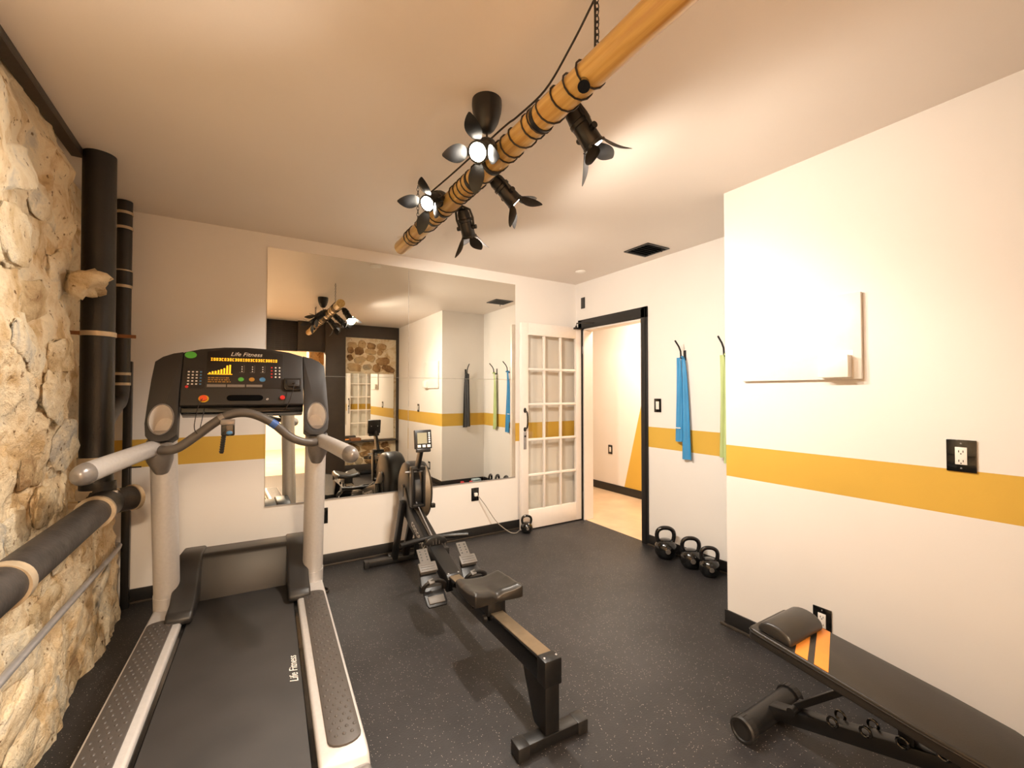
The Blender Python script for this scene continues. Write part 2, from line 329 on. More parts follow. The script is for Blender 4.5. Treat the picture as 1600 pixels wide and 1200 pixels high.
# left stone wall ---------------------------------------------------------
def stone_x(y, z):
    b = XL + .05 * max(0, 1 - z / .9) * 1.0
    b -= .05 * min(1, max(0, z - 2.28) / .1)
    lim = 2.76 if z > .74 else 3.5
    n1 = noise.fractal(Vector((y * 2.4, z * 2.4, 1.3)), 1.0, 2.0, 4); n2 = noise.fractal(Vector((y * 9, z * 9, 4.1)), 1.0, 2.0, 3)
    edge = max(0, (y - lim + .12 + .04 * n1) / .12)
    n3 = noise.fractal(Vector((y * 26, z * 26, 9.1)), 1.0, 2.0, 3)
    return b + .03 * n1 + .014 * n2 + .005 * n3 - .11 * min(1, edge) ** 2
ny, nz = 330, 200; Y0, Y1, Z0, Z1 = YR, 3.57, 0, H
vs = []; fs = []
for i in range(ny + 1):
    for j in range(nz + 1):
        y = Y0 + (Y1 - Y0) * i / ny; z = Z0 + (Z1 - Z0) * j / nz; vs.append((stone_x(y, z), y, z))
for i in range(ny):
    for j in range(nz): a = i * (nz + 1) + j; fs.append((a, a + 1, a + nz + 2, a + nz + 1))
wl = MB().add(vs, fs); wl.box(-.95, -.8, YR, YB, 0, H)
wall_left = struct('wall_left', wl, M_mortar, label='old rubble stone wall smeared with pale lime mortar on the left', cat='wall')
def rock_mesh(k, amp=.22, sub=3):
    bm = bmesh.new(); bmesh.ops.create_icosphere(bm, subdivisions=sub, radius=1)
    for v in bm.verts:
        p = v.co.copy(); m = max(abs(p.x), abs(p.y), abs(p.z)); q = p * (.2 + .8 / m)      # towards a block
        o_ = Vector((k * 7.1, k * 3.3, 0)); q *= 1 + amp * noise.fractal(p * 1.3 + o_, 1.0, 2.0, 3); q.x += .35 * noise.fractal(p * 2.5 + o_, 1.0, 2.0, 4) + .3 * noise.noise(p * .9 + o_); v.co = q * .8
    me = bpy.data.meshes.new('stone'); bm.to_mesh(me); bm.free(); me.shade_smooth(); return me
RM = [rock_mesh(k, .3, sub=3) for k in range(10)]
for m_ in RM: m_.materials.append(M_stone)
def place_stone(parent, me, loc, scl, rot):
    o = bpy.data.objects.new('stone', me); COL.objects.link(o); o.parent = parent; o.location = loc; o.scale = scl; o.rotation_euler = rot; return o
z = .1; row = 0
while z < 2.2:
    hh = random.uniform(.13, .22); y = .75 + random.uniform(0, .2)
    lim = 2.7 if z > .72 else 3.35
    while y < lim:
        w = random.uniform(.16, .38)
        if y + w > lim + .06: break
        if random.random() < .72:
            yc, zc = y + w / 2, z + random.uniform(-.03, .03)
            place_stone(wall_left, random.choice(RM), (stone_x(yc, zc) - .009 + random.uniform(-.008, .008), yc, zc), (.022, w * .56, hh * .56), (random.uniform(-.5, .5), random.uniform(-.08, .08), random.uniform(-.05, .05)))
        y += w + .015
    z += hh + .02; row += 1
pr = rock_mesh(21, .55); pr.materials.append(M_stone)                 # the one that juts out by the big pipe
place_stone(wall_left, pr, (-.60, 2.60, 1.79), (.07, .12, .065), (.25, .1, .3))['label'] = 'long rough stone jutting out of the wall'
struct('trim_3', MB().box(-.685, -.655, .2, 2.80, H - .03, H).box(-.70, -.655, .2, 2.80, H - .036, H - .03), M_beam, bevel=.002, label='dark steel angle where stone wall meets ceiling', cat='trim')
struct('trim_4', MB().box(-.625, -.585, 3.49, 3.53, 0, 1.5).box(-.635, -.612, 3.50, 3.53, 1.5, H), M_blackmetal, bevel=.003, label='narrow black steel post in the corner behind pipes', cat='trim')

# rear of the room (seen only in the mirror) ------------------------------
wr = struct('wall_rear', MB().box(1.43, XC, YR - .1, YR, 0, H), M_mortar, label='rear stone wall seen in the big mirror', cat='wall')
RR = [rock_mesh(40 + k, .25, 2) for k in range(5)]
for m_ in RR: m_.materials.append(M_rstone)
for (za, zb) in ((1.70, 2.22), (.1, .48)):
    z = za + .05
    while z < zb:
        y = 1.47
        while y < 2.26:
            w = random.uniform(.08, .26)
            if y + w < 2.32: place_stone(wr, random.choice(RR), (y + w / 2, YR + random.uniform(-.004, .006), z + random.uniform(-.03, .03)), (.022, w * .6, random.uniform(.055, .085)), (random.uniform(-.5, .5), 0, PI / 2))
            y += w + .012
        z += .125
struct('column_1', MB().box(1.12, 1.43, YR - .08, YR + .1, 0, H), M_brown, bevel=.006, label='dark brown column beside rear opening, seen in mirror', cat='column')
struct('trim_5', MB().box(1.43, XC, YR, YR + .05, 2.24, H).box(2.30, XC, YR, YR + .05, .09, 2.24).box(1.43, 2.30, YR, YR + .03, 0, .09), M_brown, bevel=.004, label='dark brown framing around the rear stone panel', cat='trim')
hd = struct('header_1', MB().box(-.8, .28, YR - .1, YR + .02, 1.97, H).box(.28, .72, YR - .1, YR - .06, 1.97, H).box(.72, 1.12, YR - .1, YR + .04, 1.97, H), M_brown, bevel=.004, label='dark header above rear opening with wire grille, in mirror', cat='beam')
for k in range(12): MB().box(.29, .71, YR - .05, YR - .04, 2.03 + k * .032, 2.034 + k * .032).build('grille_wire', M_beam, hd, smooth=0)
for k in range(5): MB().box(.3 + k * .1, .304 + k * .1, YR - .04, YR - .03, 1.99, 2.42).build('grille_bar', M_beam, hd, smooth=0)
MB().box(1.43, 2.25, YR + .03, YR + .036, .51, 1.63).build('wall_mirror', M_mirror, None, label='smaller frameless mirror on the rear stone wall, seen in reflection', cat='mirror')
MB().box(1.42, 2.31, YR + .03, YR + .13, .475, .5).build('wall_ledge', M_brown, None, .003, label='dark narrow ledge under the rear mirror, seen in reflection', cat='ledge')
w = thing('wooden_box', 'small brown wooden box on the rear ledge, seen in reflection', 'box', (1.6, YR + .085, .5)); MB().box(-.08, .08, -.035, .035, 0, .03).build('box_base', M_wood, w, .003); MB().box(-.083, .083, -.038, .038, .031, .045).build('lid', M_wood, w, .003)
# room behind the opening
struct('floor_rear_room', MB().box(-2.2, 2.4, -4.2, YR - .15, -.06, 0), M_conc, label='tan floor of the room behind the rear opening', cat='floor')
struct('wall_rear_room', MB().box(-2.3, 2.5, -4.3, -4.2, 0, H + .1).box(-2.3, -2.2, -4.2, YR - .1, 0, H + .1).box(2.4, 2.5, -4.2, YR - .1, 0, H + .1).box(-2.3, -.8, YR - .1, YR, 0, H + .1), M_plain, label='cream walls of the room behind the rear opening', cat='wall')
struct('ceiling_rear_room', MB().box(-2.3, 2.5, -4.3, YR - .15, H, H + .1), M_ceil, label='ceiling of the room behind the rear opening', cat='ceiling')
pier = struct('pier_1', MB().box(.98, 1.5, -1.7, -1.35, 0, 2.2), M_mortar, label='stone pier in the room behind the rear opening', cat='pier')
for k in range(14): place_stone(pier, RR[k % 5], (1.05 + .18 * (k % 2) + random.uniform(-.02, .02), -1.35, .25 + .28 * (k // 2)), (.03, .1, .13), (random.uniform(-.3, .3), 0, PI / 2))

def area_lamp(name, label, x, y, z, size, power, col):
    r = thing(name, label, 'lamp', (x, y, z))
    MB().lathe([(size * .62, 0), (size * .62, -.02), (size * .56, -.03)], 32).build('housing', M_wpl, r)
    e = MB().lathe([(size * .52, -.031), (size * .5, -.034)], 32).build('diffuser', mat('lamp_diffuser', (255, 226, 190), .5, var=.01, emit=4), r)
    d = bpy.data.lights.new(name + '_light', 'AREA'); d.shape = 'DISK'; d.size = size; d.energy = power; d.color = col
    l = bpy.data.objects.new(name + '_light', d); COL.objects.link(l); l.parent = r; l.location = (0, 0, -.04)
area_lamp('hall_ceiling_lamp', 'round ceiling lamp lighting the hall beyond the doorway', 3.6, 3.3, H, .4, HALL_W, (1, .86, .7))
area_lamp('rear_room_ceiling_lamp', 'round ceiling lamp of the room behind the opening', .2, -2.2, H, .4, REAR_W, (1, .78, .55))

# ------------------------------------------------------------------ French door (hinged at the doorway, swung open along the back wall)
dx0, dx1, dyf, dyb, dz0, dz1 = 2.233, 2.988, 3.4677, 3.503, .012, 1.9775
door = thing('door_1', 'white fifteen-pane French door standing open against back wall', 'door', (dx1, dyf, 0), kind='structure')
def D(mb): return mb
ox, oy = dx1, dyf
def dbox(x0, x1, z0, z1, y0=dyf, y1=dyb): return MB().box(x0 - ox, x1 - ox, y0 - oy, y1 - oy, z0, z1)
gx0, gx1, gz0, gz1 = dx0 + .082, dx1 - .085, .19, 1.862
dbox(dx0, gx0, dz0, dz1).build('stile', M_doorp, door, .003); dbox(gx1, dx1, dz0, dz1).build('stile', M_doorp, door, .003)
dbox(gx0, gx1, dz0, gz0).build('bottom_rail', M_doorp, door, .003); dbox(gx0, gx1, gz1, dz1).build('top_rail', M_doorp, door, .003)
mw = .022; pw = (gx1 - gx0 - 2 * mw) / 3; ph = (gz1 - gz0 - 4 * mw) / 5
for k in (1, 2): x = gx0 + k * pw + (k - 1) * mw; dbox(x, x + mw, gz0, gz1, dyf + .004, dyb - .004).build('glazing_bar', M_doorp, door, .004)
for k in (1, 2, 3, 4): z = gz0 + k * ph + (k - 1) * mw; dbox(gx0, gx1, z, z + mw, dyf + .003, dyb - .003).build('glazing_bar', M_doorp, door, .004)
for i in range(3):
    for j in range(5): x = gx0 + i * (pw + mw); z = gz0 + j * (ph + mw); dbox(x, x + pw, z, z + ph, dyf + .016, dyf + .019).build('pane', M_glass, door, smooth=0)
hx = dx0 + .04 - ox
hm = MB(); hm.tube(smooth_path([(hx, 0, 1.135), (hx, -.04, 1.12), (hx, -.05, 1.05), (hx, -.04, .98), (hx, 0, .965)], 6), .008, 10)
hm.ell((hx, -.004, 1.14), (.016, .006, .025)); hm.ell((hx, -.004, .96), (.016, .006, .022)); hm.build('pull_handle', M_gloss, door, label='black curved pull handle')
pl = dbox(dx0 + .025, dx0 + .058, .77, .935, dyf - .004, dyf).build('lock_plate', M_conduit, door, .003, label='pale metal lock plate')
MB().cyl((hx, -.012, .895), (hx, -.003, .895), .009).build('key_cylinder', M_black, pl)
for z in (.25, 1.75): MB().cyl((0.002, -.006, z - .04), (0.002, -.006, z + .04), .007, n=10).build('hinge', M_conduit, door)
dc = MB().box(-.12, -.03, -.03, 0, 1.955, 1.975); dc.tube([(-.1, -.02, 1.985), (-.16, -.1, 2.0), (-.02, -.2, 2.005)], .006, 8); dc.cyl((-.1, -.02, 1.975), (-.1, -.02, 1.99), .01); dc.build('door_closer', M_gloss, door, .001, label='black door closer arm')

# ------------------------------------------------------------------ big four-panel mirror
mx0, mx1, mxm, mz0, mz1, mzm = .1327, 2.231, 1.1738, .4996, 2.3558, 1.4325
wm = thing('gym_mirror', 'large frameless mirror of four panels on the back wall', 'mirror', (mx0, YB, mz0))
for x0, x1 in ((mx0, mxm - .001), (mxm + .001, mx1)):
    for z0, z1 in ((mz0, mzm - .001), (mzm + .001, mz1)):
        MB().box(x0 - mx0, x1 - mx0, -.006, -.0005, z0 - mz0, z1 - mz0).build('mirror_panel', M_mirror, wm, .001, 1, smooth=20)
MB().box(0, mx1 - mx0, -.008, 0, -.006, 0).build('bottom_channel', M_conduit, wm)

# ------------------------------------------------------------------ pipes on the left
p = thing('drain_pipe', 'thick black vertical cast-iron drain pipe beside the stone wall', 'pipe', (-.59, 2.79, 0))
MB().cyl((0, 0, .86), (-.012, .02, H), .062, n=32).build('pipe_body', M_iron, p)
for z, r in ((.985, .068), (.835, .07)):
    b = MB().cyl((0, 0, z - .022), (0, 0, z + .022), r, n=32).build('clamp_band', M_band, p); MB().box(.045, .085, -.045, -.03, z - .012, z + .012).build('clamp_screw', M_conduit, b, .003)
b = MB().cyl((-.004, .005, 1.575), (-.004, .005, 1.597), .066, n=32).build('strap', M_band, p); MB().box(-.12, -.05, -.03, -.022, 1.577, 1.594).build('strap_tail', M_wood, b)
p2 = thing('waste_pipe', 'thick dusty black horizontal waste pipe running along stone wall', 'pipe', (-.55, 2.75, .785))
MB().cyl((0, -2.9, .01), (0, .02, 0), .057, n=32).build('pipe_body', M_dirt, p2)
f = MB().cyl((-.005, -.17, 0), (0, .06, 0), .067, n=32); f.cyl((-.03, .03, 0), (-.035, .04, .10), .067, n=32); f.build('tee_fitting', M_iron, p2)
MB().tube([(0, .02, 0), (.04, .07, 0), (.085, .12, 0)], [.058, .058, .058], 28).build('cleanout_branch', M_dirt, p2); MB().tube([(.076, .11, 0), (.088, .123, 0)], .064, 28).build('cleanout_cap', M_band, p2)
for y in (-.16, .05): MB().cyl((0, y - .012, 0), (0, y + .012, 0), .0705, n=32).build('clamp_band', M_band, p2)
for y in (-1.02,): MB().cyl((0, y - .02, 0), (0, y + .02, 0), .064, n=32).build('clamp_band', M_band, p2)
p3 = thing('vent_pipe', 'slimmer black pipe with elbow standing in the back corner', 'pipe', (-.62, 3.42, 0))
MB().tube([(0, 0, H), (0, 0, 1.36)] + [(.0, -.12 + .12 * math.cos(t), 1.36 - .12 * math.sin(t)) for t in (.3, .6, .9, 1.2, 1.57)] + [(.01, -.3, 1.2), (.03, -.56, 1.145)], .039, 20).build('pipe_body', M_iron, p3)
for z in (2.38, 2.29, 2.03, 1.94, 1.42, 1.36): MB().cyl((0, 0, z - .008), (0, 0, z + .008), .0425, n=24).build('clamp_band', M_band, p3)
MB().cyl((0, 0, 1.95), (0, 0, 2.03), .043, n=24).build('coupling', M_blackmetal, p3); MB().cyl((0, 0, 1.37), (0, 0, 1.41), .043, n=24).build('coupling', M_blackmetal, p3)
MB().box(-.06, .07, -.05, -.045, 1.63, 1.65).build('strap', M_wood, p3)
for z in (.70, .86): MB().box(-.06, .1, -.02, -.012, z, z + .008).build('bracket_bar', M_blackmetal, p3)
MB().box(.03, .04, -.02, -.01, .62, .92).build('bracket_bar', M_blackmetal, p3)
MB().tube(smooth_path([(-.585, .6, .5), (-.59, 1.9, .476), (-.595, 2.6, .45), (-.6, 3.3, .426), (-.64, 3.4, .42)], 5), .0125, 14).build('conduit_pipe', M_conduit, None, label='thin grey conduit running low across the stone wall', cat='conduit')

# ------------------------------------------------------------------ bamboo pole lamp
PX, PZ, PR = .805, 2.19, .041
pole = thing('bamboo_pole', 'long bamboo pole hung from the ceiling carrying spotlights', 'pole', (PX, 2.6, PZ))
pm = MB(); path = []; rad = []
for i in range(60):
    y = -2.47 * i / 59; path.append((.002 * math.sin(i * .5), y, 0)); rad.append(PR * (1 + .015 * math.sin(i * 1.1)) + (.0015 if i % 14 == 9 else 0))
pm.tube(path, rad, 28); pm.build('culm', M_bamboo, pole)
turns = [2.42, 2.38, 2.33, 2.28, 2.05, 1.97, 1.78, 1.74, 1.70, 1.66, 1.62, 1.57, 1.50, 1.37, 1.33, 1.29, 1.19, 1.16, 1.12, 1.04, .98, .92, .87]
cp = []
for i in range(len(turns) - 1):
    for k in range(14):
        t = k / 14; a = 2 * PI * t + 1.3; cp.append((math.cos(a) * (PR + .004), turns[i] + (turns[i + 1] - turns[i]) * t - 2.6, math.sin(a) * (PR + .004)))
MB().tube(cp, .003, 6).build('wrapped_cable', M_cable, pole)
MB().cyl((-.02, -1.70, -.03), (-.032, -1.712, -.055), .014, .017).build('knob', M_gloss, pole, label='round black knob on the pole')
def chain(y, nm):
    ch = MB(); z = .045; k = 0
    while z < H - PZ - .004:
        c = [( .006 * math.cos(t) if k % 2 else 0, y + (0 if k % 2 else .006 * math.cos(t)), z + .011 * math.sin(t)) for t in [2 * PI * q / 10 for q in range(10)]]
        ch.tube(c, .0016, 5, closed=True); z += .0175; k += 1
    return ch.build(nm, M_blackmetal, pole)
chain(-.30, 'hanging_chain'); chain(-1.73, 'hanging_chain')
MB().tube(smooth_path([(-.01, -1.725, .24), (-.012, -1.735, .15), (-.008, -1.73, .05)], 5), .003, 6).build('hanging_wire', M_cable, pole)
MB().tube(smooth_path([(-.12, -.72, -.0), (-.05, -.9, .06), (-.01, -1.24, .085), (.0, -1.32, .085), (.0, -1.49, .08), (-.01, -1.63, .12), (-.01, -1.73, .18), (.0, -1.82, .262)], 6), .0035, 6).build('feed_cable', M_cable, pole, label='loose black feed cable rising to the ceiling')
cn = thing('ceiling_canopy', 'black tapered ceiling canopy above the bamboo pole', 'canopy', (.80, 1.49, H))
MB().lathe([(.058, 0), (.059, -.02), (.056, -.045), (.045, -.085), (.03, -.112), (.02, -.122), (.008, -.125)], 32).build('cup', M_blackmetal, cn)
MB().cyl((0, 0, -.127), (.004, .01, -.222), .004, n=8).build('drop_cable', M_cable, cn)

def spotlight(lens, direction, roll, label, mount_y, power, tilt=(35, 50, 30, 55), cone=168, blend=.25):
    d = Vector(direction).normalized(); q = (-d).to_track_quat('Z', 'Y')
    r = thing('clip_spotlight', label, 'spotlight', lens, group='clip spotlights on the bamboo pole'); r.rotation_mode = 'QUATERNION'; r.rotation_quaternion = q
    Mi = (Matrix.Translation(lens) @ q.to_matrix().to_4x4()).inverted()
    h = MB().lathe([(.034, 0), (.036, .004), (.034, .05), (.032, .075), (.037, .078), (.037, .09), (.032, .094), (.032, .115), (.024, .135), (.008, .142)], 28).build('housing', M_blackmetal, r)
    MB().lathe([(.0375, -.004), (.0375, .006), (.035, .0075)], 28).build('front_ring', M_blackmetal, h)
    MB().lathe([(.001, -.0052), (.02, -.0055), (.03, -.003), (.0305, -.0045)], 24).build('lens', M_lamp, r, label='glowing warm white lens')
    for k in range(4):                                          # pointed leaf shutters around the front
        a = k * PI / 2 + roll; lf = MB(); n = 10; vs = []; fs = []
        for i in range(n + 1):
            t = i / n; wd = .030 * math.sin(PI * (t * .88 + .1)) ** .8; bow = .012 * math.sin(PI * t)
            for sx in (-1, 0, 1): vs.append((sx * wd, t * .105, -bow * (.6 if sx else 1)))
        for i in range(n):
            for j in range(2): fs.append((i * 3 + j, i * 3 + j + 1, i * 3 + j + 4, i * 3 + j + 3))
        off = len(vs); vs2 = [(x, y, z + .0012) for x, y, z in vs]; lf.add(vs, fs); lf.add(vs2, [f[::-1] for f in fs])
        Mx = Matrix.Rotation(a, 4, 'Z') @ Matrix.Translation((0, .037, -.002)) @ Matrix.Rotation(math.radians(-tilt[k]), 4, 'X')
        lf.v = [tuple(Mx @ Vector(p)) for p in lf.v]; lf.build('shutter_leaf', M_blackmetal, r)
        MB().box(-.006, .006, .033, .042, -.006, .002, Matrix.Rotation(a, 4, 'Z')).build('shutter_hinge', M_blackmetal, r, .001)
    y = MB(); y.tube([(.040, 0, .045), (.046, 0, .09), (.04, 0, .13), (.0, 0, .155), (-.04, 0, .13), (-.046, 0, .09), (-.040, 0, .045)], .006, 8); y.cyl((.034, 0, .045), (.054, 0, .045), .011, n=12); y.cyl((-.034, 0, .045), (-.054, 0, .045), .011, n=12); y.build('yoke', M_blackmetal, r)
    # clip that grips the pole
    pp = Mi @ Vector((PX, mount_y, PZ)); back = Vector((0, 0, .15)); cl = MB(); cl.tube([back, back.lerp(pp, .6)], [.012, .017], 12)
    cl.build('clip', M_blackmetal, r)
    ax = (Mi.to_3x3() @ Vector((0, 1, 0))); cl2 = MB(); cl2.tube([pp - ax * .009, pp + ax * .009], PR + .004, 24); cl2.build('clip_band', M_blackmetal, r)
    L = bpy.data.lights.new('spot_bulb', 'SPOT'); L.energy = power; L.color = WARM; L.spot_size = math.radians(cone); L.spot_blend = blend; L.shadow_soft_size = .045
    lo = bpy.data.objects.new('spot_bulb', L); COL.objects.link(lo); lo.parent = r; lo.location = (0, 0, -.02)
    return r
spotlight((.687, 1.835, 2.15), (-.72, -.42, -.56), .5, 'black spotlight glowing towards the stone wall near pole tip', 1.93, SPOT_W * 1.75, cone=132, blend=1.0)
spotlight((.690, 1.350, 2.152), (-.64, -.50, -.58), .2, 'brightest black spotlight facing the camera beneath the canopy', 1.45, SPOT_W * 1.75, cone=132, blend=1.0)
spotlight((1.000, 2.060, 2.13), (.42, .32, -.8), .8, 'black spotlight on door side nearest the pole tip', 2.06, SPOT_W * 1.7)
spotlight((1.005, 1.610, 2.145), (.7, -.1, -.6), .3, 'middle black spotlight on the door side of the pole', 1.61, SPOT_W * .7, cone=172, blend=.3)
spotlight((1.005, 1.105, 2.15), (.57, -.12, -.75), .6, 'rightmost black spotlight aimed at the projecting white wall', 1.13, SPOT_W * .4)

# ceiling items
vt = thing('ceiling_vent', 'square black louvred ceiling vent near the doorway wall', 'vent', (2.735, 2.395, H))
vf = MB(); e = .125
for a in ((-e, e, -e, -e + .02), (-e, e, e - .02, e), (-e, -e + .02, -e + .02, e - .02), (e - .02, e, -e + .02, e - .02)): vf.box(a[0], a[1], a[2], a[3], -.008, 0)
vf.build('vent_frame', M_blackmetal, vt, .002); MB().box(-e + .02, e - .02, -e + .02, e - .02, -.002, 0).build('vent_back', M_gloss, vt)
for k in range(6): MB().box(-e + .02, e - .02, -.012, .012, -.001, .001, T3(0, -.085 + k * .034, -.006) @ Matrix.Rotation(.6, 4, 'X')).build('louvre', M_blackmetal, vt)
MB().cyl((.06, -.1, -.008), (.06, -.1, -.035), .004, n=8).build('damper_lever', M_blackmetal, vt)
for (x, y, l) in ((2.696, 3.152, 'flat white ceiling disc above the open door'), (1.0, 3.16, 'flat white ceiling disc just before the mirror, behind the pole tip')):
    d = thing('ceiling_disc', l, 'detector', (x, y, H)); MB().lathe([(.048, 0), (.048, -.006), (.042, -.012)], 28).build('rim', M_wpl, d); MB().lathe([(.034, -.012), (.03, -.016)], 28).build('cover', M_wpl, d)
# ------------------------------------------------------------------ wall plates
def plate(name, label, cat, o, ex, en, w, h, kind='outlet'):
    """ex: direction to the right on the wall, en: out of the wall"""
    Mw = basis((0, 0, 0), ex, (0, 0, 1), en); r = thing(name, label, cat, o)
    MB().box(-w / 2, w / 2, -h / 2, h / 2, 0, .006, Mw).build('cover_plate', M_gloss, r, .002)
    if kind == 'outlet':
        rc = MB().box(-.0165, .0165, -.033, .033, .005, .008, Mw).build('receptacle', M_wpl, r, .001); s = MB()
        for zz in (.017, -.019):
            for xx in (-.006, .006): s.box(xx - .0012, xx + .0012, zz - .004, zz + .004, .008, .0085, Mw)
            s.box(-.002, .002, zz - .011, zz - .007, .008, .0085, Mw)
        s.build('slots', M_black, rc)
        sc = MB()
        for zz in (.047, -.047): sc.lathe([(.003, .006), (.002, .0075)], 10, Mw @ T3(0, zz, 0))
        sc.build('screws', M_conduit, r)
    if kind == 'switch':
        rc = MB().box(-.0165, .0165, -.033, .033, .005, .008, Mw).build('switch_frame', M_wpl, r, .001); MB().box(-.012, .012, -.027, .027, .008, .011, Mw @ Matrix.Rotation(.06, 4, 'X')).build('rocker', M_wpl, rc, .001)
    if kind == 'dark': MB().box(-.017, .017, -.034, .034, .005, .008, Mw).build('receptacle', M_black, r, .001)
    return r, Mw
XR = (0, -1, 0); NX = (-1, 0, 0); XB = (1, 0, 0); NB = (0, -1, 0)
plate('wall_outlet', 'white outlet in large black plate above the mustard stripe', 'outlet', (XC, .525, 1.068), XR, NX, .083, .122)
plate('wall_outlet', 'white outlet in black plate low on wall behind bench', 'outlet', (XC, 1.005, .235), XR, NX, .078, .118)
plate('light_switch', 'white rocker switch in black plate beside the doorway', 'switch', (XT, 2.505, 1.2), XR, NX, .072, .115, 'switch')
plate('wall_sensor', 'small black box high on wall above the door', 'sensor', (XT, 3.457, 2.237), XR, NX, .06, .115, 'none')
r, Mw = plate('wall_outlet', 'black outlet with a plugged-in cord under the mirror', 'outlet', (1.80, YB, .383), XB, NB, .075, .118, 'dark')
plate('wall_outlet', 'black outlet on back wall half hidden by treadmill upright', 'outlet', (.515, YB, .377), XB, NB, .075, .118, 'dark')
plate('wall_outlet', 'outlet low on the hall wall seen through the doorway', 'outlet', (4.17, 4.28, .55), XR, NX, .075, .12)
pc = thing('power_cord', 'thin grey cord from outlet under mirror to door kettlebell', 'cord', (1.8, YB, 0))
MB().box(-.014, .014, -.034, -.008, .37, .40).build('plug', M_wpl, pc, .004)
MB().tube(smooth_path([(.01, -.034, .38), (.06, -.08, .30), (.16, -.12, .14), (.28, -.14, .035), (.36, -.125, .006), (.42, -.085, .005), (.5, -.05, .005)], 6), .004, 8).build('cable', M_gcable, pc)
# white panel on the projecting wall
wp = thing('wall_panel', 'white rectangular panel with small box on projecting wall', 'panel', (XC, 1.1, 1.37))
MB().box(-.02, -.003, -.27, .27, 0, .386).build('panel_board', M_wpl, wp, .001); MB().box(-.003, 0, -.25, .25, .02, .36).build('mounting_cleat', M_wpl, wp)
sb = MB().box(-.062, -.02, -.235, -.115, .008, .108).build('control_box', M_wpl, wp, .003); MB().box(-.021, -.0195, -.24, -.11, .0, .13).build('box_back_plate', M_wpl, sb)

# ------------------------------------------------------------------ hooks and exercise bands
def hook(loc, ex, en, label):
    r = thing('wall_hook', label, 'hook', loc); Mw = basis((0, 0, 0), ex, (0, 0, 1), en)
    MB().box(-.012, .012, -.06, .02, 0, .004, Mw).build('back_plate', M_blackmetal, r, .001)
    m = MB().tube([Mw @ Vector(p) for p in ((0, -.05, .004), (0, -.055, .03), (0, -.04, .05), (0, .01, .055), (.0, .045, .075), (.0, .09, .12))], .0065, 10); m.build('prong', M_blackmetal, r)
    return r
def band(name, label, loc, ex, en, m, strips):
    """strips: (x at top, x at bottom, width top, width bottom, z bottom, depth) of one band folded over a hook"""
    r = thing(name, label, 'exercise band', loc); Mw = basis((0, 0, 0), ex, (0, 0, 1), en)
    for (xa, xb, wa, wb, zb, dp, ph) in strips:
        vs = []; fs = []; nu, nv = 12, 24
        for side in (0, 1):
            for j in range(nv + 1):
                t = j / nv; z = zb * t; e = min(1, t * 3) ** .6
                for i in range(nu + 1):
                    s = i / nu - .5; w_ = wa + (wb - wa) * (t ** .7); x = xa + (xb - xa) * t + s * w_
                    d = dp + .010 * math.sin(s * 7 + ph + t * 1.4) * e - .004 * side + .012 * (1 - t) ** 6
                    vs.append((x, z, d))
        st = (nu + 1) * (nv + 1)
        for sd in (0, 1):
            for j in range(nv):
                for i in range(nu): a = sd * st + j * (nu + 1) + i; fs.append((a, a + 1, a + nu + 2, a + nu + 1))
        rim = [i for i in range(nu + 1)] + [j * (nu + 1) + nu for j in range(1, nv + 1)] + [nv * (nu + 1) + i for i in range(nu - 1, -1, -1)] + [j * (nu + 1) for j in range(nv - 1, 0, -1)]
        for k in range(len(rim)): a, b = rim[k], rim[(k + 1) % len(rim)]; fs.append((a, b, b + st, a + st))
        MB().add(vs, fs, Mw).build('hanging_strip', m, r, smooth=60)
    MB().tube([Mw @ Vector((strips[0][0], 0, .03)), Mw @ Vector((strips[-1][0], 0.006, .05)), Mw @ Vector((strips[-1][0] + .012, -.004, .06))], .009, 8).build('fold', m, r)
    return r
hook((XT, 2.235, 1.625), XR, NX, 'black bent hook holding the blue band'); hook((XT, 1.872, 1.62), XR, NX, 'black bent hook holding the green band, beside projecting wall'); hook((2.697, YC, 1.62), (-1, 0, 0), (0, 1, 0), 'black hook in the recess holding the charcoal band, seen in mirror')
bb = band('exercise_band', 'long blue exercise band folded over hook on door wall', (XT, 2.235, 1.585), XR, NX, M_bband, [(-.018, -.035, .03, .062, -.665, .048, .3), (.012, .035, .03, .085, -.80, .034, 2.0)])
MB().box(-.058, -.054, .006, .064, -.56, -.552).build('print_line', M_white, bb)
band('exercise_band', 'pale green exercise band hanging beside projecting wall edge', (XT, 1.875, 1.58), XR, NX, M_gband, [(-.01, -.022, .03, .05, -.74, .046, 1.0), (.012, .014, .03, .06, -.78, .032, 2.4)])
band('exercise_band', 'charcoal exercise band hanging in the recess, seen in mirror', (2.697, YC, 1.575), (-1, 0, 0), (0, 1, 0), M_kband, [(-.016, -.03, .03, .06, -.75, .046, .4), (.012, .022, .03, .07, -.76, .032, 2.2)])

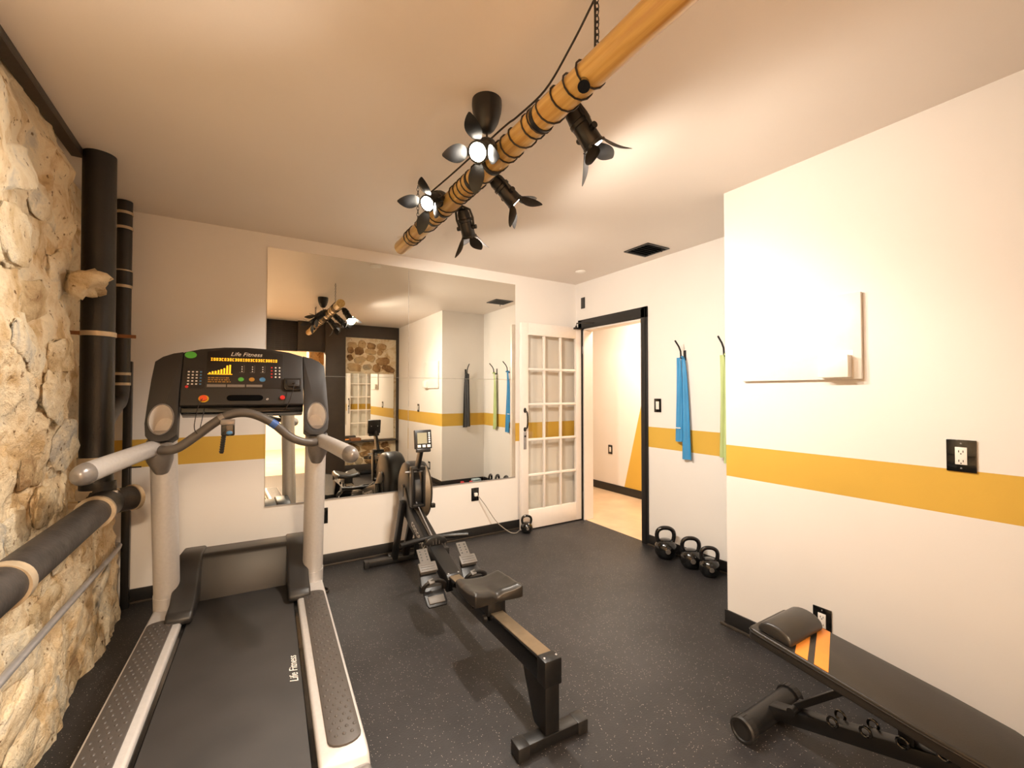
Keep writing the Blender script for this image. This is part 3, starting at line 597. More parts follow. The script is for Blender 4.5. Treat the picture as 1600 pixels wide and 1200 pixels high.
# ------------------------------------------------------------------ kettlebells
def kettlebell(loc, s, rz, label):
    r = thing('kettlebell', label, 'kettlebell', loc, rz, 'kettlebells on the floor')
    MB().lathe([(.001, 0), (.048 * s, 0), (.056 * s, .006 * s), (.078 * s, .035 * s), (.086 * s, .07 * s), (.08 * s, .105 * s), (.062 * s, .132 * s), (.04 * s, .146 * s), (.001, .15 * s)], 32).build('bell', M_gloss, r, smooth=60)
    pts = [(-.05, 0, .115), (-.062, 0, .15), (-.066, 0, .185), (-.056, 0, .215), (-.03, 0, .232), (0, 0, .236), (.03, 0, .232), (.056, 0, .215), (.066, 0, .185), (.062, 0, .15), (.05, 0, .115)]
    MB().tube(smooth_path([tuple(c * s for c in p) for p in pts], 3), .0165 * s, 12).build('handle', M_gloss, r, smooth=60)
    MB().lathe([(.02 * s, 0), (.018 * s, .003)], 20, basis((0, -.083 * s, .075 * s), (1, 0, 0), (0, 0, 1), (0, -1, 0))).build('badge', M_gray, r)
kettlebell((2.86, 2.33, 0), 1.0, -.65, 'largest glossy black kettlebell, nearest the doorway casing')
kettlebell((2.865, 2.105, 0), .92, -.7, 'glossy black kettlebell in the middle of the row of three')
kettlebell((2.85, 1.94, 0), .84, -.75, 'smallest kettlebell of the row of three, nearest projecting wall')
kettlebell((2.265, 3.425, 0), .66, -.4, 'small glossy black kettlebell holding the French door open')
w = thing('hand_weight', 'small red hand weight on floor of recess, seen in mirror', 'weight', (2.66, 1.60, .0), .3)
MB().cyl((-.04, 0, .04), (.04, 0, .04), .014, n=14).build('grip', M_red, w)
for s in (-1, 1): MB().cyl((s * .04, 0, .04), (s * .085, 0, .04), .038, n=6).build('weight_head', M_red, w, .006)
c = MB()
for k in range(4): c.box(-.07 + .004 * k, .07 - .003 * k, -.05, .05 - .004 * k, .022 * k, .022 * k + .02)
c.build('folded_cloth', mat('pale_blue_cloth', (176, 196, 204), .8, var=.2, scale=50), None, .006, label='pale blue folded cloth on floor of recess, seen in mirror', cat='cloth').location = (2.82, 1.58, 0)

# ------------------------------------------------------------------ treadmill (local x right, y forward, z up)
TH = .0455
tm = thing('treadmill', 'large silver and charcoal treadmill with lit console', 'treadmill', (.012, 2.762, 0), -TH)
MB().box(-.3, .3, -1.34, .5, .03, .15).build('base_frame', M_blackmetal, tm, .01)
for x in (-.27, .27):
    for y in (-1.28, .4): MB().cyl((x, y, 0), (x, y, .04), .03, n=16).build('levelling_foot', M_black, tm)
for s, nm in ((-1, 'left'), (1, 'right')):
    rl = MB().prism([(-1.39, .11), (-1.395, .17), (-1.36, .21), (-1.32, .22), (.16, .22), (.2, .11)], min(s * .247, s * .39), max(s * .247, s * .39)).build('side_rail', M_silver, tm, .012, 3)
    pts = []
    for (cx, cy, a0) in ((.328, -.16, 0), (.328, -1.28, PI)):
        for k in range(9): a = a0 + PI * k / 8; pts.append((s * cx + .05 * math.cos(a), cy + .035 * math.sin(a)))
    MB().prism(pts, .218, .227, 'z').build('tread_pad', M_pad, rl, .002)
    st = MB()
    for i in range(37):
        for j in range(4 if i % 2 else 3):
            x = s * .328 + (-.036 + .024 * j if i % 2 else -.024 + .024 * j); y = -1.27 + i * .0305; st.ell((x, y, .227), (.006, .0075, .0035), 8, 4)
    st.build('tread_studs', M_pad, rl, kind='stuff')
    MB().box(min(s * .25, s * .388), max(s * .25, s * .388), -1.425, -1.385, .08, .205).build('end_cap', M_silver2, rl, .014, 3)
    MB().box(min(s * .232, s * .249), max(s * .232, s * .249), -1.36, .12, .12, .2).build('belt_guard', M_gloss, tm)
MB().prism([(-1.37, .13), (-1.385, .16), (-1.37, .19), (-1.34, .2), (.2, .2), (.2, .13)], -.231, .231).build('running_belt', M_belt, tm, .004)
Mt = basis((.205, -.78, .2008), (0, 1, 0), (-1, 0, 0), (0, 0, 1)); text('belt_logo', 'Life Fitness', .042, Mt, M_white, tm, .0003, 'white lettering on the belt')
MB().prism([(.09, .19), (.165, .405), (.19, .42), (.36, .405), (.48, .33), (.55, .2), (.56, .06), (.09, .06)], -.225, .225).build('motor_hood', M_hood, tm, .012, 3)
for s in (-1, 1):
    a, b = sorted((s * .205, s * .312))
    MB().prism([(-.175, .205), (-.18, .235), (-.155, .262), (-.06, .275), (.13, .41), (.19, .432), (.36, .415), (.48, .34), (.56, .2), (.56, .06), (.1, .06), (.1, .205)], a, b).build('hood_wing', M_hood, tm, .012, 3)
    n = 10; P = []
    for k in range(n + 1): t = k / n; P.append((s * .338, .06 - .155 * t, .205 + .92 * t))
    up = MB().tube(P, .058, 28, ell=.93).build('upright', M_silver, tm, smooth=60)
    MB().tube([(s * .338, .062, .205), (s * .338, .047, .29)], .0605, 28, ell=.94).build('upright_collar', M_silver, up, smooth=60)
    # console pod and side handle
    hr = MB().tube([(s * .34, -.10, .93), (s * .342, -.13, .99), (s * .343, -.16, 1.05), (s * .343, -.17, 1.085)], [.03, .052, .058, .045], 20).build('handle_bracket', M_silver2, tm, smooth=60)
    ea = .452 if s > 0 else .478; eb = -.53 if s > 0 else -.60
    MB().tube([(s * .345, -.16, 1.055), (s * (.345 + .3 * (ea - .345)), -.16 + .35 * (eb + .16), 1.045), (s * (.345 + .8 * (ea - .345)), -.16 + .8 * (eb + .16), 1.022), (s * ea, eb, 1.012)], [.037, .037, .039, .04], 20, ell=.85).build('side_handle', M_silver, hr, smooth=60)
    d = Vector((.022, -.07, -.01)); tip = []
    for k in range(7): t = k / 6 * PI / 2; tip.append(Vector((s * (ea - .003), eb + .008, 1.0125)) + Vector((s * .018, -.055, -.008)) * math.sin(t))
    MB().tube(tip, [.0415 * max(.12, math.cos(k / 6 * PI / 2)) ** .6 for k in range(7)], 20, ell=.87).build('handle_tip', M_silver2, hr, smooth=70)
# console: plane tilted back 22 degrees
CT = math.radians(22); EX = Vector((1, 0, 0)); ES = Vector((0, math.sin(CT), math.cos(CT))); EN = Vector((0, -math.cos(CT), math.sin(CT)))
KM = basis((0, -.2, 1.14), EX, ES, EN)
def kprism(poly, lo, hi): return MB().prism(poly, lo, hi, 'z', KM)
def kbox(x0, x1, s0, s1, lo, hi): return MB().box(x0, x1, s0, s1, lo, hi, KM)
top = [(.27, .402), (.2, .424), (.1, .439), (0, .443), (-.1, .439), (-.2, .424), (-.27, .402)]
con = kprism([(-.27, .115), (.27, .115)] + top, -.055, 0).build('console', M_char, tm, .006, 3)
kprism([(-.268, .085), (.268, .085), (.268, .125), (.0, .112), (-.268, .125)], -.10, -.02).build('console_underside', M_gloss, con, .006)
for s in (-1, 1):
    # pod with an oval cup-holder opening: outer outline bridged to the oval
    outer = [(.27, -.03), (.275, .2), (.27, .402), (.31, .392), (.35, .372), (.378, .345), (.385, .25), (.39, .12), (.392, .03), (.385, -.03), (.355, -.062), (.30, -.055)]
    oc = (.333, .048); N_ = 36; ring = []
    def ray_out(a):
        dx, dy = math.cos(a), math.sin(a); best = 9
        for i in range(len(outer)):
            (x1, y1), (x2, y2) = outer[i], outer[(i + 1) % len(outer)]; ex_, ey_ = x2 - x1, y2 - y1; den = dx * ey_ - dy * ex_
            if abs(den) < 1e-9: continue
            t = ((x1 - oc[0]) * ey_ - (y1 - oc[1]) * ex_) / den; u = ((x1 - oc[0]) * dy - (y1 - oc[1]) * dx) / den
            if t > 0 and -1e-6 <= u <= 1 + 1e-6: best = min(best, t)
        return (oc[0] + dx * best, oc[1] + dy * best)
    angs = sorted(set([2 * PI * k / N_ for k in range(N_)] + [math.atan2(y - oc[1], x - oc[0]) % (2 * PI) for x, y in outer]))
    O_ = [ray_out(a) for a in angs]; I_ = []
    for a in angs: I_.append((oc[0] + .046 * math.cos(a), oc[1] + .074 * math.sin(a)))
    vs = []; fs = []; L_ = len(angs)
    for lo in (0, -.07):
        for x, y in O_: vs.append((s * x, y, lo))
        for x, y in I_: vs.append((s * x, y, lo))
    for k in range(L_):
        k2 = (k + 1) % L_; fs += [(k, k2, L_ + k2, L_ + k), (2 * L_ + k, 3 * L_ + k, 3 * L_ + k2, 2 * L_ + k2), (k, 2 * L_ + k, 2 * L_ + k2, k2), (L_ + k, L_ + k2, 3 * L_ + k2, 3 * L_ + k)]
    pod = MB().add(vs, fs, KM).build('console_pod', M_char, tm, .004, 2)
    cu = MB(); vs = []; fs = []; n = 32
    for (r_, d_) in ((.046, .002), (.0445, -.02), (.0435, -.07), (.04, -.105), (.001, -.108)):
        for k in range(n): a = 2 * PI * k / n; vs.append((s * oc[0] + r_ * math.cos(a), oc[1] + r_ * 1.6 * math.sin(a) - .25 * max(0, -d_ - .02), d_))
    for i in range(4):
        for k in range(n): fs.append((i * n + k, i * n + (k + 1) % n, (i + 1) * n + (k + 1) % n, (i + 1) * n + k))
    cu.add(vs, fs, KM).build('cup_holder', M_cup, pod, smooth=60)
    rim = [KM @ Vector((s * oc[0] + .0465 * math.cos(a), oc[1] + .0745 * math.sin(a), .001)) for a in [2 * PI * k / 32 for k in range(32)]]
    MB().tube(rim, .003, 6, closed=True).build('cup_rim', M_silver2, pod)
# overlay with display and keys
kprism([(-.172, .205), (.172, .205), (.171, .408), (.1, .424), (0, .430), (-.1, .424), (-.171, .408)], 0, .002).build('display_overlay', M_panel, con, .001)
kbox(-.256, -.177, .203, .316, 0, .0015).build('key_overlay', M_panel, con)
kbox(.177, .258, .19, .266, 0, .0015).build('accessory_overlay', M_panel, con)
led = MB()
for k in range(26):
    x = -.155 + k * .0116; kk = random.choice(('o', 'i', 'u'))
    led.box(x, x + .0078, .358, .361, .002, .0026, KM); led.box(x, x + .0078, .371, .374, .002, .0026, KM)
    led.box(x, x + .0026, .361, .371, .002, .0026, KM) if k % 3 else led.box(x + .0026, x + .0052, .361, .371, .002, .0026, KM); led.box(x + .0052, x + .0078, .361, .371, .002, .0026, KM) if k % 4 else None
led.build('led_text_line', M_amber, con, smooth=0, kind='stuff')
bars = (.006, .012, .014, .019, .024, .030, .046, .05)
for k, hgt in enumerate(bars): kbox(-.160 + k * .0122, -.1525 + k * .0122, .286, .286 + hgt, .002, .0026).build('led_bar', M_amber, con, smooth=0)
kbox(-.165, -.06, .281, .2845, .002, .0026).build('led_baseline', M_amber, con, smooth=0)
dl = MB()
for rw in range(3):
    x = -.162
    while x < -.07: l_ = random.uniform(.004, .016); dl.box(x, x + l_, .238 + rw * .011, .243 + rw * .011, .002, .0024, KM); x += l_ + .004
dl.build('display_captions', M_amb2, con, smooth=0)
for x0, x1 in ((-.165, -.085), (-.08, -.003), (.003, .075)): kbox(x0, x1, .212, .226, .002, .0028).build('caption_strip', M_silver2, con, smooth=0)
def kdisc(x, s_, r, z0, z1, m, nm, par=None, sy=1): return MB().lathe([(r, z0), (r * .95, z1)], 24, KM @ T3(x, s_, 0) @ Matrix.Diagonal((1, sy, 1, 1))).build(nm, m, par or con, label=None)
kdisc(-.021, .255, .013, .002, .004, M_green, 'quick_key', sy=.9); kdisc(.027, .255, .013, .002, .004, M_amb2, 'quick_key', sy=.9); kdisc(.075, .255, .014, .002, .004, M_blueb, 'quick_key', sy=.9)
for j in range(5):
    for i in range(4):
        kbox(-.246 + i * .0165, -.238 + i * .0165, .29 - j * .0165, .2965 - j * .0165, .0015, .003).build('key', M_blueb if i == 3 else M_white, con, smooth=0)
kdisc(-.246, .213, .007, .0015, .003, M_red, 'key')
for j in range(4):
    for i in range(3): kdisc(.118 + i * .0185, .326 - j * .0185, .0042, .002, .003, M_red if i == 0 else M_white, 'key')
for i in range(3):
    for j in range(3): kdisc(-.018 + i * .047, .327 - j * .013, .003, .002, .003, M_white, 'indicator')
    fr = MB(); x = -.018 + i * .047
    for q in ((x + .009, x + .0105, .295, .336), (x - .012, x + .0105, .294, .2955)): fr.box(q[0], q[1], q[2], q[3], .002, .0023, KM)
    fr.build('indicator_frame', M_silver2, con, smooth=0)
g = kdisc(-.24, .387, .025, 0, .0015, M_green, 'round_sticker', sy=.75); g['label'] = 'green oval sticker'
text('console_logo', 'Life Fitness', .032, KM @ T3(0, .398, .0026), M_white, con, .0003, 'white lettering at the top of the console')
sr = kdisc(-.175, .15, .0215, 0, .003, M_yel, 'stop_ring', sy=.9); sr['label'] = 'yellow ring around stop button'; kdisc(-.175, .15, .0165, .003, .013, M_ored, 'stop_button', sr, .9)
rb = kdisc(.169, .152, .012, 0, .009, M_red, 'red_button'); text('heart_sign', 'o', .02, KM @ T3(.098, .147, .0006), M_white, con)
sl = [(.062 + .018 * math.cos(a), .153 + .016 * math.sin(a)) for a in [-PI / 2 + PI * k / 8 for k in range(9)]] + [(-.062 + .018 * math.cos(a), .153 + .016 * math.sin(a)) for a in [PI / 2 + PI * k / 8 for k in range(9)]]
kprism(sl, -.002, .0012).build('reading_slot', M_void, con, label='black slot in the console')
kprism([(.175, .262), (.175, .205), (.185, .192), (.255, .192), (.258, .2), (.255, .208), (.2, .21), (.188, .225), (.188, .262)], .0015, .014).build('accessory_cradle', M_gloss, con, .003)
kbox(.19, .25, .215, .255, .0015, .01).build('accessory_socket', M_char, con, .004)
aj = MB().tube(smooth_path([KM @ Vector(p) for p in ((.222, .232, .02), (.224, .215, .028), (.215, .17, .03), (.2, .12, .028), (.185, .085, .02))], 6), .0022, 6); aj.cyl(KM @ Vector((.222, .232, .008)), KM @ Vector((.222, .232, .024)), .006, n=12); aj.build('audio_cord', M_cable, con)
# front handlebar with hand sensors
bar = [(-.335, -.19, 1.045), (-.304, -.255, 1.046), (-.255, -.27, 1.056), (-.187, -.275, 1.108), (-.123, -.28, 1.162), (-.069, -.28, 1.198), (-.007, -.28, 1.211), (.056, -.28, 1.197), (.129, -.28, 1.153), (.197, -.275, 1.089), (.253, -.27, 1.059), (.307, -.255, 1.048), (.335, -.19, 1.047)]
hb = MB().tube(smooth_path(bar, 6), .0205, 18).build('handlebar', M_grip, tm, smooth=60)
bp_ = smooth_path(bar, 6)
MB().tube(bp_[47:50], .0213, 18).build('blue_tape', M_blue, hb, label='blue tape round the handlebar')
MB().tube(bp_[27:30], .0222, 18).build('grip_seam', M_silver2, hb)
sc = thing('safety_clip', 'black safety clip and strap hooked on treadmill handlebar', 'clip', (0, 0, 0)); Mtm = Matrix.Translation((.012, 2.762, 0)) @ Matrix.Rotation(-TH, 4, 'Z')
sc.location = Mtm @ Vector((-.06, -.3, 1.16)); sc.rotation_euler = (0, 0, -TH)
MB().box(-.028, .026, -.018, .012, -.055, .02).build('clip_body', M_gloss, sc, .007, 3)
MB().box(-.03, .028, -.026, -.018, -.004, .024).build('jaw', M_silver2, sc, .004); MB().ell((.006, -.019, -.04), (.013, .005, .009)).build('button', M_blueb, sc)
MB().tube(smooth_path([(-.016, -.004, -.04), (-.02, -.004, -.08), (-.024, -.004, -.12), (-.026, -.002, -.135)], 5), .0085, 8).build('strap', M_blackmetal, sc)
for k in range(7): MB().tube([(-.018 - k * .0012, -.004, -.058 - k * .011), (-.018 - k * .0012, -.004, -.063 - k * .011)], .0105, 8).build('strap_rib', M_blackmetal, sc)
MB().tube(smooth_path([KM @ Vector((-.178, .145, .013)), KM @ Vector((-.19, .1, .03)), Vector((-.195, -.27, 1.16)), Vector((-.185, -.296, 1.125)), Vector((-.175, -.28, 1.13)), Vector((-.165, -.22, 1.22))], 6), .002, 6).build('stop_lanyard', M_cable, tm)
cc = MB().tube([(.40 + .06 * math.cos(a) , .36 + .05 * math.sin(a), .006 + .004 * (a / 6)) for a in [k * .35 for k in range(40)]] + [(.38, .36, .02), (.3, .4, .05)], .005, 8); cc.build('coiled_power_cord', M_cable, tm)

# ------------------------------------------------------------------ rowing machine (local x right, y towards flywheel)
rw = thing('rowing_machine', 'black rowing machine with sliding seat and flywheel', 'rowing machine', (.985, 1.335, 0), -.047)
def rz(y): return .315 - .05 * y                      # top of the rail
rp = [(0, rz(0)), (1.15, rz(1.15)), (1.15, rz(1.15) - .075), (0, rz(0) - .085)]
rail = MB().prism(rp, -.034, .034).build('monorail', M_gloss, rw, .004)
MB().prism([(.03, rz(.03)), (1.02, rz(1.02)), (1.02, rz(1.02) + .003), (.03, rz(.03) + .003)], -.03, .03).build('rail_track', M_rail, rail)
ec = MB().box(-.038, .038, -.028, .03, rz(0) - .09, rz(0) + .008).build('rail_end_cap', M_blackmetal, rail, .006)
for x in (-.026, .026): MB().ell((x, -.005, rz(0) + .009), (.005, .005, .003), 10, 6).build('bolt', M_conduit, ec)
MB().prism([(-.02, .26), (-.02, .05), (.06, .05), (.075, .07), (.155, .235), (.155, .25), (.02, .26)], -.031, .031).build('rear_leg', M_blackmetal, rw, .004)
rf = MB().box(-.142, .155, -.024, .032, .01, .05).build('rear_foot', M_blackmetal, rw, .004)
for x0, x1 in ((-.148, -.1), (.113, .161)): MB().box(x0, x1, -.027, .035, 0, .052).build('rubber_foot', M_black, rf, .005)
# seat
vs = []; fs = []; nu, nv = 24, 18
def seat_pt(u, v, side):
    a = u * 2 - 1; b = v * 2 - 1
    w = .13 * (1 - .10 * (b > 0) * b * b - .06 * (b < 0) * b * b); x = a * w; y = b * .118 + (.012 * math.cos(a * PI * 1.0) if b < 0 else 0) * -abs(b) * -1
    z = .012 * abs(a) ** 2 * 1.2 + .014 * (a * a - .25) * (1 if b < .2 else .6) + .014 * max(0, b) * 0 - .018 * math.exp(-((a / .16) ** 2)) * max(0, -b) + .016 * max(0, -b) ** 2
    ed = max(abs(a), abs(b)); z -= .02 * max(0, ed - .86) / .14
    return (x, y, z if side == 0 else -.042 + .008 * a * a)
for sd in (0, 1):
    for j in range(nv + 1):
        for i in range(nu + 1): vs.append(seat_pt(i / nu, j / nv, sd))
st = (nu + 1) * (nv + 1)
for sd in (0, 1):
    for j in range(nv):
        for i in range(nu): a = sd * st + j * (nu + 1) + i; fs.append((a, a + 1, a + nu + 2, a + nu + 1))
rim = [i for i in range(nu + 1)] + [j * (nu + 1) + nu for j in range(1, nv + 1)] + [nv * (nu + 1) + i for i in range(nu - 1, -1, -1)] + [j * (nu + 1) for j in range(nv - 1, 0, -1)]
for k in range(len(rim)): a, b = rim[k], rim[(k + 1) % len(rim)]; fs.append((a, b, b + st, a + st))
SY = .535
seat = MB().add(vs, fs, T3(0, SY, .385)).build('seat', M_seat, rw, .004, smooth=50)
MB().box(-.045, .045, SY - .1, SY + .1, rz(SY) - .005, .35).build('seat_carriage', M_blackmetal, seat, .004)
for x in (-.05, .05):
    for y in (-.07, .07): MB().cyl((x - .008, SY + y, rz(SY) - .022), (x + .008, SY + y, rz(SY) - .022), .016, n=14).build('seat_roller', M_black, seat)
# foot plates
FP = math.radians(33)
def fpm(s): return basis((s * .125, .885, .16), (1, 0, 0), (0, math.cos(FP), math.sin(FP)), (0, -math.sin(FP), math.cos(FP)))
for s in (-1, 1):
    Mf = fpm(s); out = [(-.05, 0), (.05, 0), (.058, .02), (.06, .14), (.052, .2), (.045, .25), (-.045, .25), (-.052, .2), (-.06, .14), (-.058, .02)]
    f = MB().prism(out, -.008, .004, 'z', Mf).build('foot_plate', M_blackmetal, rw, .004)
    heel = [(-.046, .2), (.046, .2), (.046, .26), (.032, .265), (.032, .37), (-.032, .37), (-.032, .265), (-.046, .26)]
    MB().prism(heel, .004, .014, 'z', Mf).build('flex_foot', M_gray, f, .003)
    MB().box(-.052, .052, .2, .262, .014, .03, Mf).build('toe_block', M_gray, f, .004)
    for k in range(3): MB().box(-.04, .04, .213 + k * .016, .217 + k * .016, .03, .032, Mf).build('toe_rib', M_gray, f)
    for q in range(4):
        for x in (-.016, .016): MB().box(x - .004, x + .004, .285 + q * .02, .293 + q * .02, .014, .0146, Mf).build('adjust_hole', M_black, f, smooth=0)
    MB().tube(smooth_path([Mf @ Vector(p) for p in ((-.062, .1, 0), (-.055, .105, .04), (-.02, .11, .062), (.02, .11, .062), (.055, .105, .04), (.062, .1, 0))], 5), .009, 8, ell=1.6).build('foot_strap', M_black, f)
    MB().box(-.016, .016, .095, .125, .056, .074, Mf @ Matrix.Rotation(.2, 4, 'Z')).build('buckle', M_gray, f, .003)
    MB().box(-.045, .045, .015, .06, .004, .012, Mf).build('heel_rest', M_gray, f, .004)
MB().box(-.19, .19, .98, 1.03, .2, .235).build('foot_plate_axle', M_blackmetal, rw, .004)
# main body from the rail up to the flywheel
mb_ = MB().prism([(.96, rz(1) - .01), (.98, rz(1) + .012), (1.30, .345), (1.74, .475), (1.86, .60), (1.95, .60), (1.95, .42), (1.75, .34), (1.3, .235), (.98, .175)], -.045, .045).build('main_body', M_blackmetal, rw, .008)
for x in (-.03, .03): MB().ell((x, .985, rz(1) + .013), (.006, .006, .003), 10, 6).build('bolt', M_conduit, mb_)
MB().prism([(1.32, .352), (1.74, .477), (1.74, .487), (1.32, .362)], -.014, .014).build('chain_channel', M_beam, mb_)
dirv = Vector((0, 1.74 - 1.3, .475 - .345)).normalized()
text('side_logo', 'concept2', .085, basis((-.0456, 1.53, .355), -dirv, (0, dirv.y * 0 - dirv.z * -1 * 0 + -0.0 + -dirv.z * -1, dirv.y * 1.0), (-1, 0, 0)) if False else basis((-.0458, 1.53, .352), -dirv, Vector((0, -dirv.z, dirv.y)), (-1, 0, 0)), M_white, mb_, .0004, 'white lettering on the side of the body')
# handle resting on its hook
hk = MB().prism([(-.075, .0), (-.06, .028), (-.02, .04), (.02, .04), (.06, .028), (.075, 0), (.05, -.012), (-.05, -.012)], 1.285, 1.32, 'y', T3(0, 0, .355)).build('handle_hook', M_blackmetal, mb_, .003)
for k in range(7): x = -.06 + k * .02; MB().box(x - .0015, x + .0015, 1.281, 1.286, .35, .355 + .03 * math.cos(k - 3)).build('hook_rib', M_gray, hk)
hd_ = MB().tube(smooth_path([(-.225, 1.30, .372), (-.12, 1.335, .372), (-.03, 1.345, .374), (.03, 1.345, .374), (.12, 1.335, .372), (.225, 1.30, .372)], 5), .0155, 14).build('pull_handle', M_blackmetal, rw)
MB().tube([(.0, 1.36, .376), (0, 1.5, .43), (0, 1.72, .52)], .004, 8).build('chain', M_conduit, rw)
# flywheel cage
FY, FZ, FR, FX = 1.93, .565, .218, .05
fw = MB(); hw = .085
prof = [(.03, -hw), (FR * .8, -hw), (FR * .96, -hw + .015), (FR, -hw + .035), (FR, hw - .035), (FR * .96, hw - .015), (FR * .8, hw), (.03, hw)]
fw.lathe(prof, 48, basis((FX, FY, FZ), (0, 1, 0), (0, 0, 1), (1, 0, 0))); fwo = fw.build('flywheel_housing', M_blackmetal, rw, smooth=50)
gm = []; n = 40; vs = []; fs = []
for k in range(n + 1):
    a = math.radians(120) + math.radians(130) * k / n
    for x in (-hw + .07, hw - .03): vs.append((FX + x, FY + (FR + .003) * math.cos(a), FZ + (FR + .003) * math.sin(a)))
    for x in (-hw + .07, hw - .03): vs.append((FX + x, FY + (FR - .004) * math.cos(a), FZ + (FR - .004) * math.sin(a)))
for k in range(n): a = k * 4; fs += [(a, a + 1, a + 5, a + 4), (a + 2, a + 6, a + 7, a + 3), (a, a + 4, a + 6, a + 2), (a + 1, a + 3, a + 7, a + 5)]
fs += [(0, 2, 3, 1), (n * 4, n * 4 + 1, n * 4 + 3, n * 4 + 2)]
MB().add(vs, fs).build('perforated_band', M_mesh, fwo, label='grey perforated metal band round the flywheel')
MB().lathe([(.05, 0), (.045, .012), (.02, .016)], 24, basis((FX - hw, FY, FZ), (0, 1, 0), (0, 0, -1), (-1, 0, 0))).build('hub', M_blackmetal, fwo)
MB().lathe([(.05, 0), (.045, .012), (.02, .016)], 24, basis((FX + hw, FY, FZ), (0, 1, 0), (0, 0, 1), (1, 0, 0))).build('hub', M_blackmetal, fwo)
MB().box(FX + hw - .03, FX + hw, FY - FR - .02, FY - FR + .01, .47, .5).build('damper_lever', M_blackmetal, fwo, .003)
# chain guard frame and monitor arm
cg = MB(); y0 = 1.66
for q in ((-.05, -.035, .50, .77), (.035, .05, .50, .77), (-.05, .05, .755, .78), (-.05, .05, .495, .515)): cg.box(q[0], q[1], y0, y0 + .06, q[2], q[3])
cg.build('chain_guard', M_blackmetal, rw, .003)
MB().cyl((-.09, y0 + .03, .745), (.05, y0 + .03, .745), .006, n=10).build('guard_pin', M_conduit, rw)
ar = MB().beam((0, 1.70, .76), (.0, 1.60, .935), .062, .022, (1, 0, 0)).build('monitor_arm', M_blackmetal, rw, .004)
Mm = basis((0, 1.57, .985), (1, 0, 0), (0, .17, .985), (0, -.985, .17)); mo = MB().box(-.06, .06, -.065, .065, -.015, .012, Mm).build('monitor', M_blackmetal, rw, .005)
MB().box(-.042, .026, -.03, .045, .012, .0135, Mm).build('screen', M_lcd, mo, label='pale grey display screen')
for k in range(3): MB().box(-.043 + k * .034, -.02 + k * .034, -.056, -.038, .012, .015, Mm).build('monitor_key', M_wpl, mo, .001)
for k in range(5): MB().box(.036, .048, -.026 + k * .0155, -.015 + k * .0155, .012, .015, Mm).build('monitor_key', M_wpl, mo, .001)
MB().box(-.05, .05, -.088, -.062, -.02, .014, Mm).build('monitor_bracket', M_blackmetal, mo, .006)
for s in (-1, 1): MB().ell((s * .03, 1.578 + .012, .99), (.005, .003, .005), 10, 6).build('monitor_screw', M_conduit, mo)
# front legs and foot
for s in (-1, 1): MB().beam((s * .06, 1.86, .50), (s * .085, 2.0, .04), .035, .05).build('front_leg', M_blackmetal, rw, .004)
MB().beam((-.0, 1.80, .40), (0.0, 2.0, .06), .05, .04).build('front_leg_brace', M_blackmetal, rw, .004)
ff = MB().box(-.30, .35, 1.995, 2.04, .008, .05).build('front_foot', M_blackmetal, rw, .004)
for x in (-.30, .33): MB().box(x - .006, x + .026, 1.99, 2.045, 0, .052).build('foot_cap', M_black, ff, .004)
for x in (-.12, .16): MB().cyl((x, 2.065, .03), (x + .03, 2.065, .03), .03, n=20).build('transport_wheel', M_black, ff)

# ------------------------------------------------------------------ weight bench
bn = thing('weight_bench', 'black padded adjustable weight bench with orange stripes and headrest', 'weight bench', (1.782, .962, 0))
ft = MB().cyl((-.165, 0, .046), (.165, 0, .046), .04, n=28).build('foot_tube', M_blackmetal, bn)
for s in (-1, 1):
    cpz = MB(); n = 36; vs = []
    cpz.lathe([(.047, 0), (.0475, .03), (.042, .036), (.036, .036), (.034, .03)], 36, basis((s * .15, 0, .046), (0, s, 0), (0, 0, 1), (s, 0, 0))); cpo = cpz.build('tube_end_cap', M_black, ft)
    for k in range(18): a = 2 * PI * k / 18; MB().box(min(s * .152, s * .178), max(s * .152, s * .178), -.002, .002, .0465, .0485, T3(0, 0, .046) @ Matrix.Rotation(a, 4, 'X')).build('cap_ridge', M_black, cpo, smooth=0)
def bz(y): return .06 - y * .30
mbm = MB().beam((0, -.02, bz(-.02)), (0, -.95, bz(-.95)), .055, .05).build('main_beam', M_blackmetal, bn, .006)
MB().beam((0, -.95, bz(-.95)), (0, -1.0, .05), .05, .05, (0, 1, 0)).build('rear_leg', M_blackmetal, bn, .005); MB().cyl((-.2, -1.0, .035), (.2, -1.0, .035), .032, n=20).build('rear_foot_tube', M_blackmetal, bn)
SL = .128; ps = math.atan(SL); PM = basis((0, .0, .418), (1, 0, 0), (0, -math.cos(ps), -math.sin(ps)), (0, -math.sin(ps), math.cos(ps)))
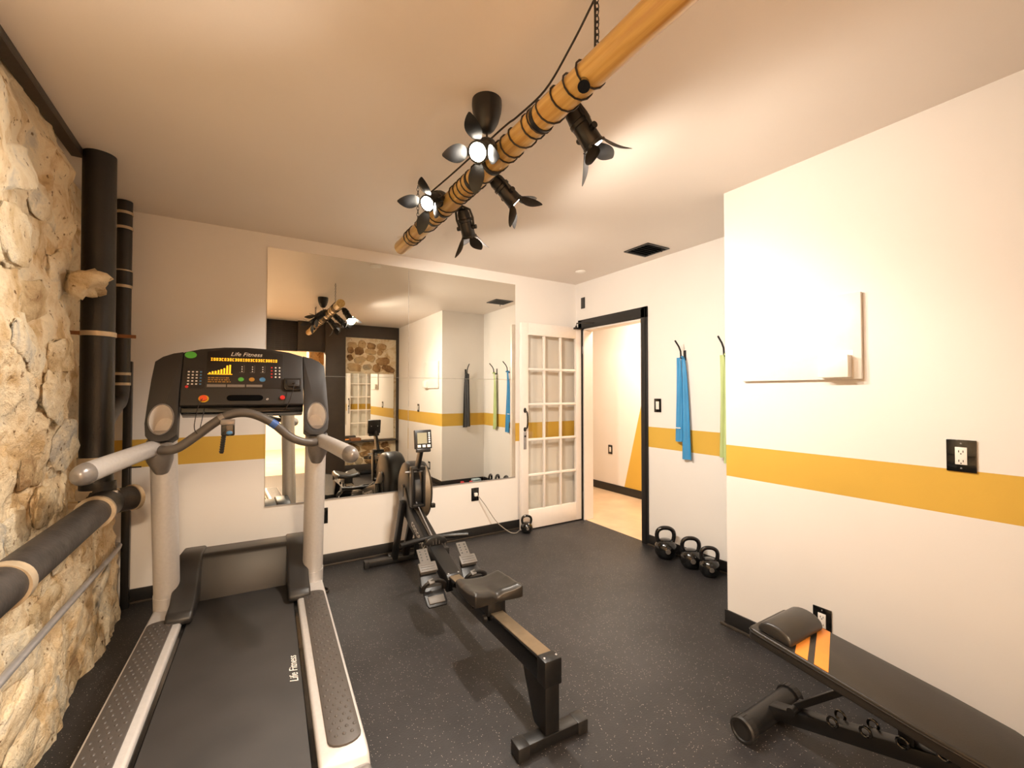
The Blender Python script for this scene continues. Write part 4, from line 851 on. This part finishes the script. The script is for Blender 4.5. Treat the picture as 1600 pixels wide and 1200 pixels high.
# back pad: local u right, v from head end towards the seat, w up
pl = .70; ol = [(-.12, 0), (.12, 0), (.132, .012), (.135, .04), (.135, .50), (.125, .64), (.105, pl - .01), (.08, pl), (-.08, pl), (-.105, pl - .01), (-.125, .64), (-.135, .50), (-.135, .04), (-.132, .012)]
pad = MB().prism(ol, -.045, 0, 'z', PM).build('back_pad', M_leather, bn, .007, 3, smooth=50)
MB().prism([(x * .8, y * .92 + .03) for x, y in ol], -.052, -.044, 'z', PM).build('pad_board', M_black, pad)
seam = [PM @ Vector((x * 1.006, y, -.012)) for x, y in ol]; MB().tube(seam, .0028, 6, closed=True).build('piping', M_black, pad)
for (va, vb) in ((.165, .205), (.225, .268)):
    MB().prism([(-.128, va), (-.128, vb), (.128, vb - .10), (.128, va - .10)], -.001, .0016, 'z', PM).build('orange_stripe', M_orange, pad, label='orange stripe across the pad')
pr_ = [(.0, 0)]; pf = []
for k in range(13): a = PI * k / 12; pf.append((.088 - .062 * math.cos(a), .05 * math.sin(a) ** .75))
MB().prism([(y, z) for y, z in pf], -.122, .118, 'x', PM).build('headrest', M_leather, bn, .012, 3, smooth=50, label='rounded padded headrest')
sp2 = MB().prism([(-.13, .72), (.13, .72), (.14, .75), (.15, 1.0), (.12, 1.03), (-.12, 1.03), (-.15, 1.0), (-.14, .75)], -.05, 0, 'z', basis((0, 0, .425), (1, 0, 0), (0, -.9917, -.1288), (0, -.1288, .9917))).build('seat_pad', M_leather, bn, .012, 3)
MB().box(-.02, .02, -.45, -.41, bz(-.43), .32).build('support_post', M_blackmetal, bn, .003)
MB().beam((0, -.10, bz(-.1) + .035), (0, -.31, .325), .028, .022).build('pad_strut', M_blackmetal, bn, .003)
MB().tube(smooth_path([(-.06, -.19, .355), (-.062, -.2, .33), (-.06, -.27, .30), (-.03, -.31, .285), (.03, -.31, .285), (.06, -.27, .30), (.062, -.2, .33), (.06, -.19, .355)], 4), .005, 8).build('locking_bail', M_blackmetal, bn)
MB().cyl((-.045, -.105, bz(-.1) + .035), (.045, -.105, bz(-.1) + .035), .014, n=16).build('pivot', M_blackmetal, bn)
for k, y in enumerate((-.235, -.33, -.425, -.52, -.61)):
    for x in (-.03, .03):
        c_ = Vector((x, y, bz(y) + .035)); ringp = [c_ + Vector((0, .015 * math.cos(a), .015 * math.sin(a))) for a in [2 * PI * q / 16 for q in range(16)]]
        MB().tube(ringp, .0042, 7, closed=True).build('adjustment_ring', M_gloss, bn)
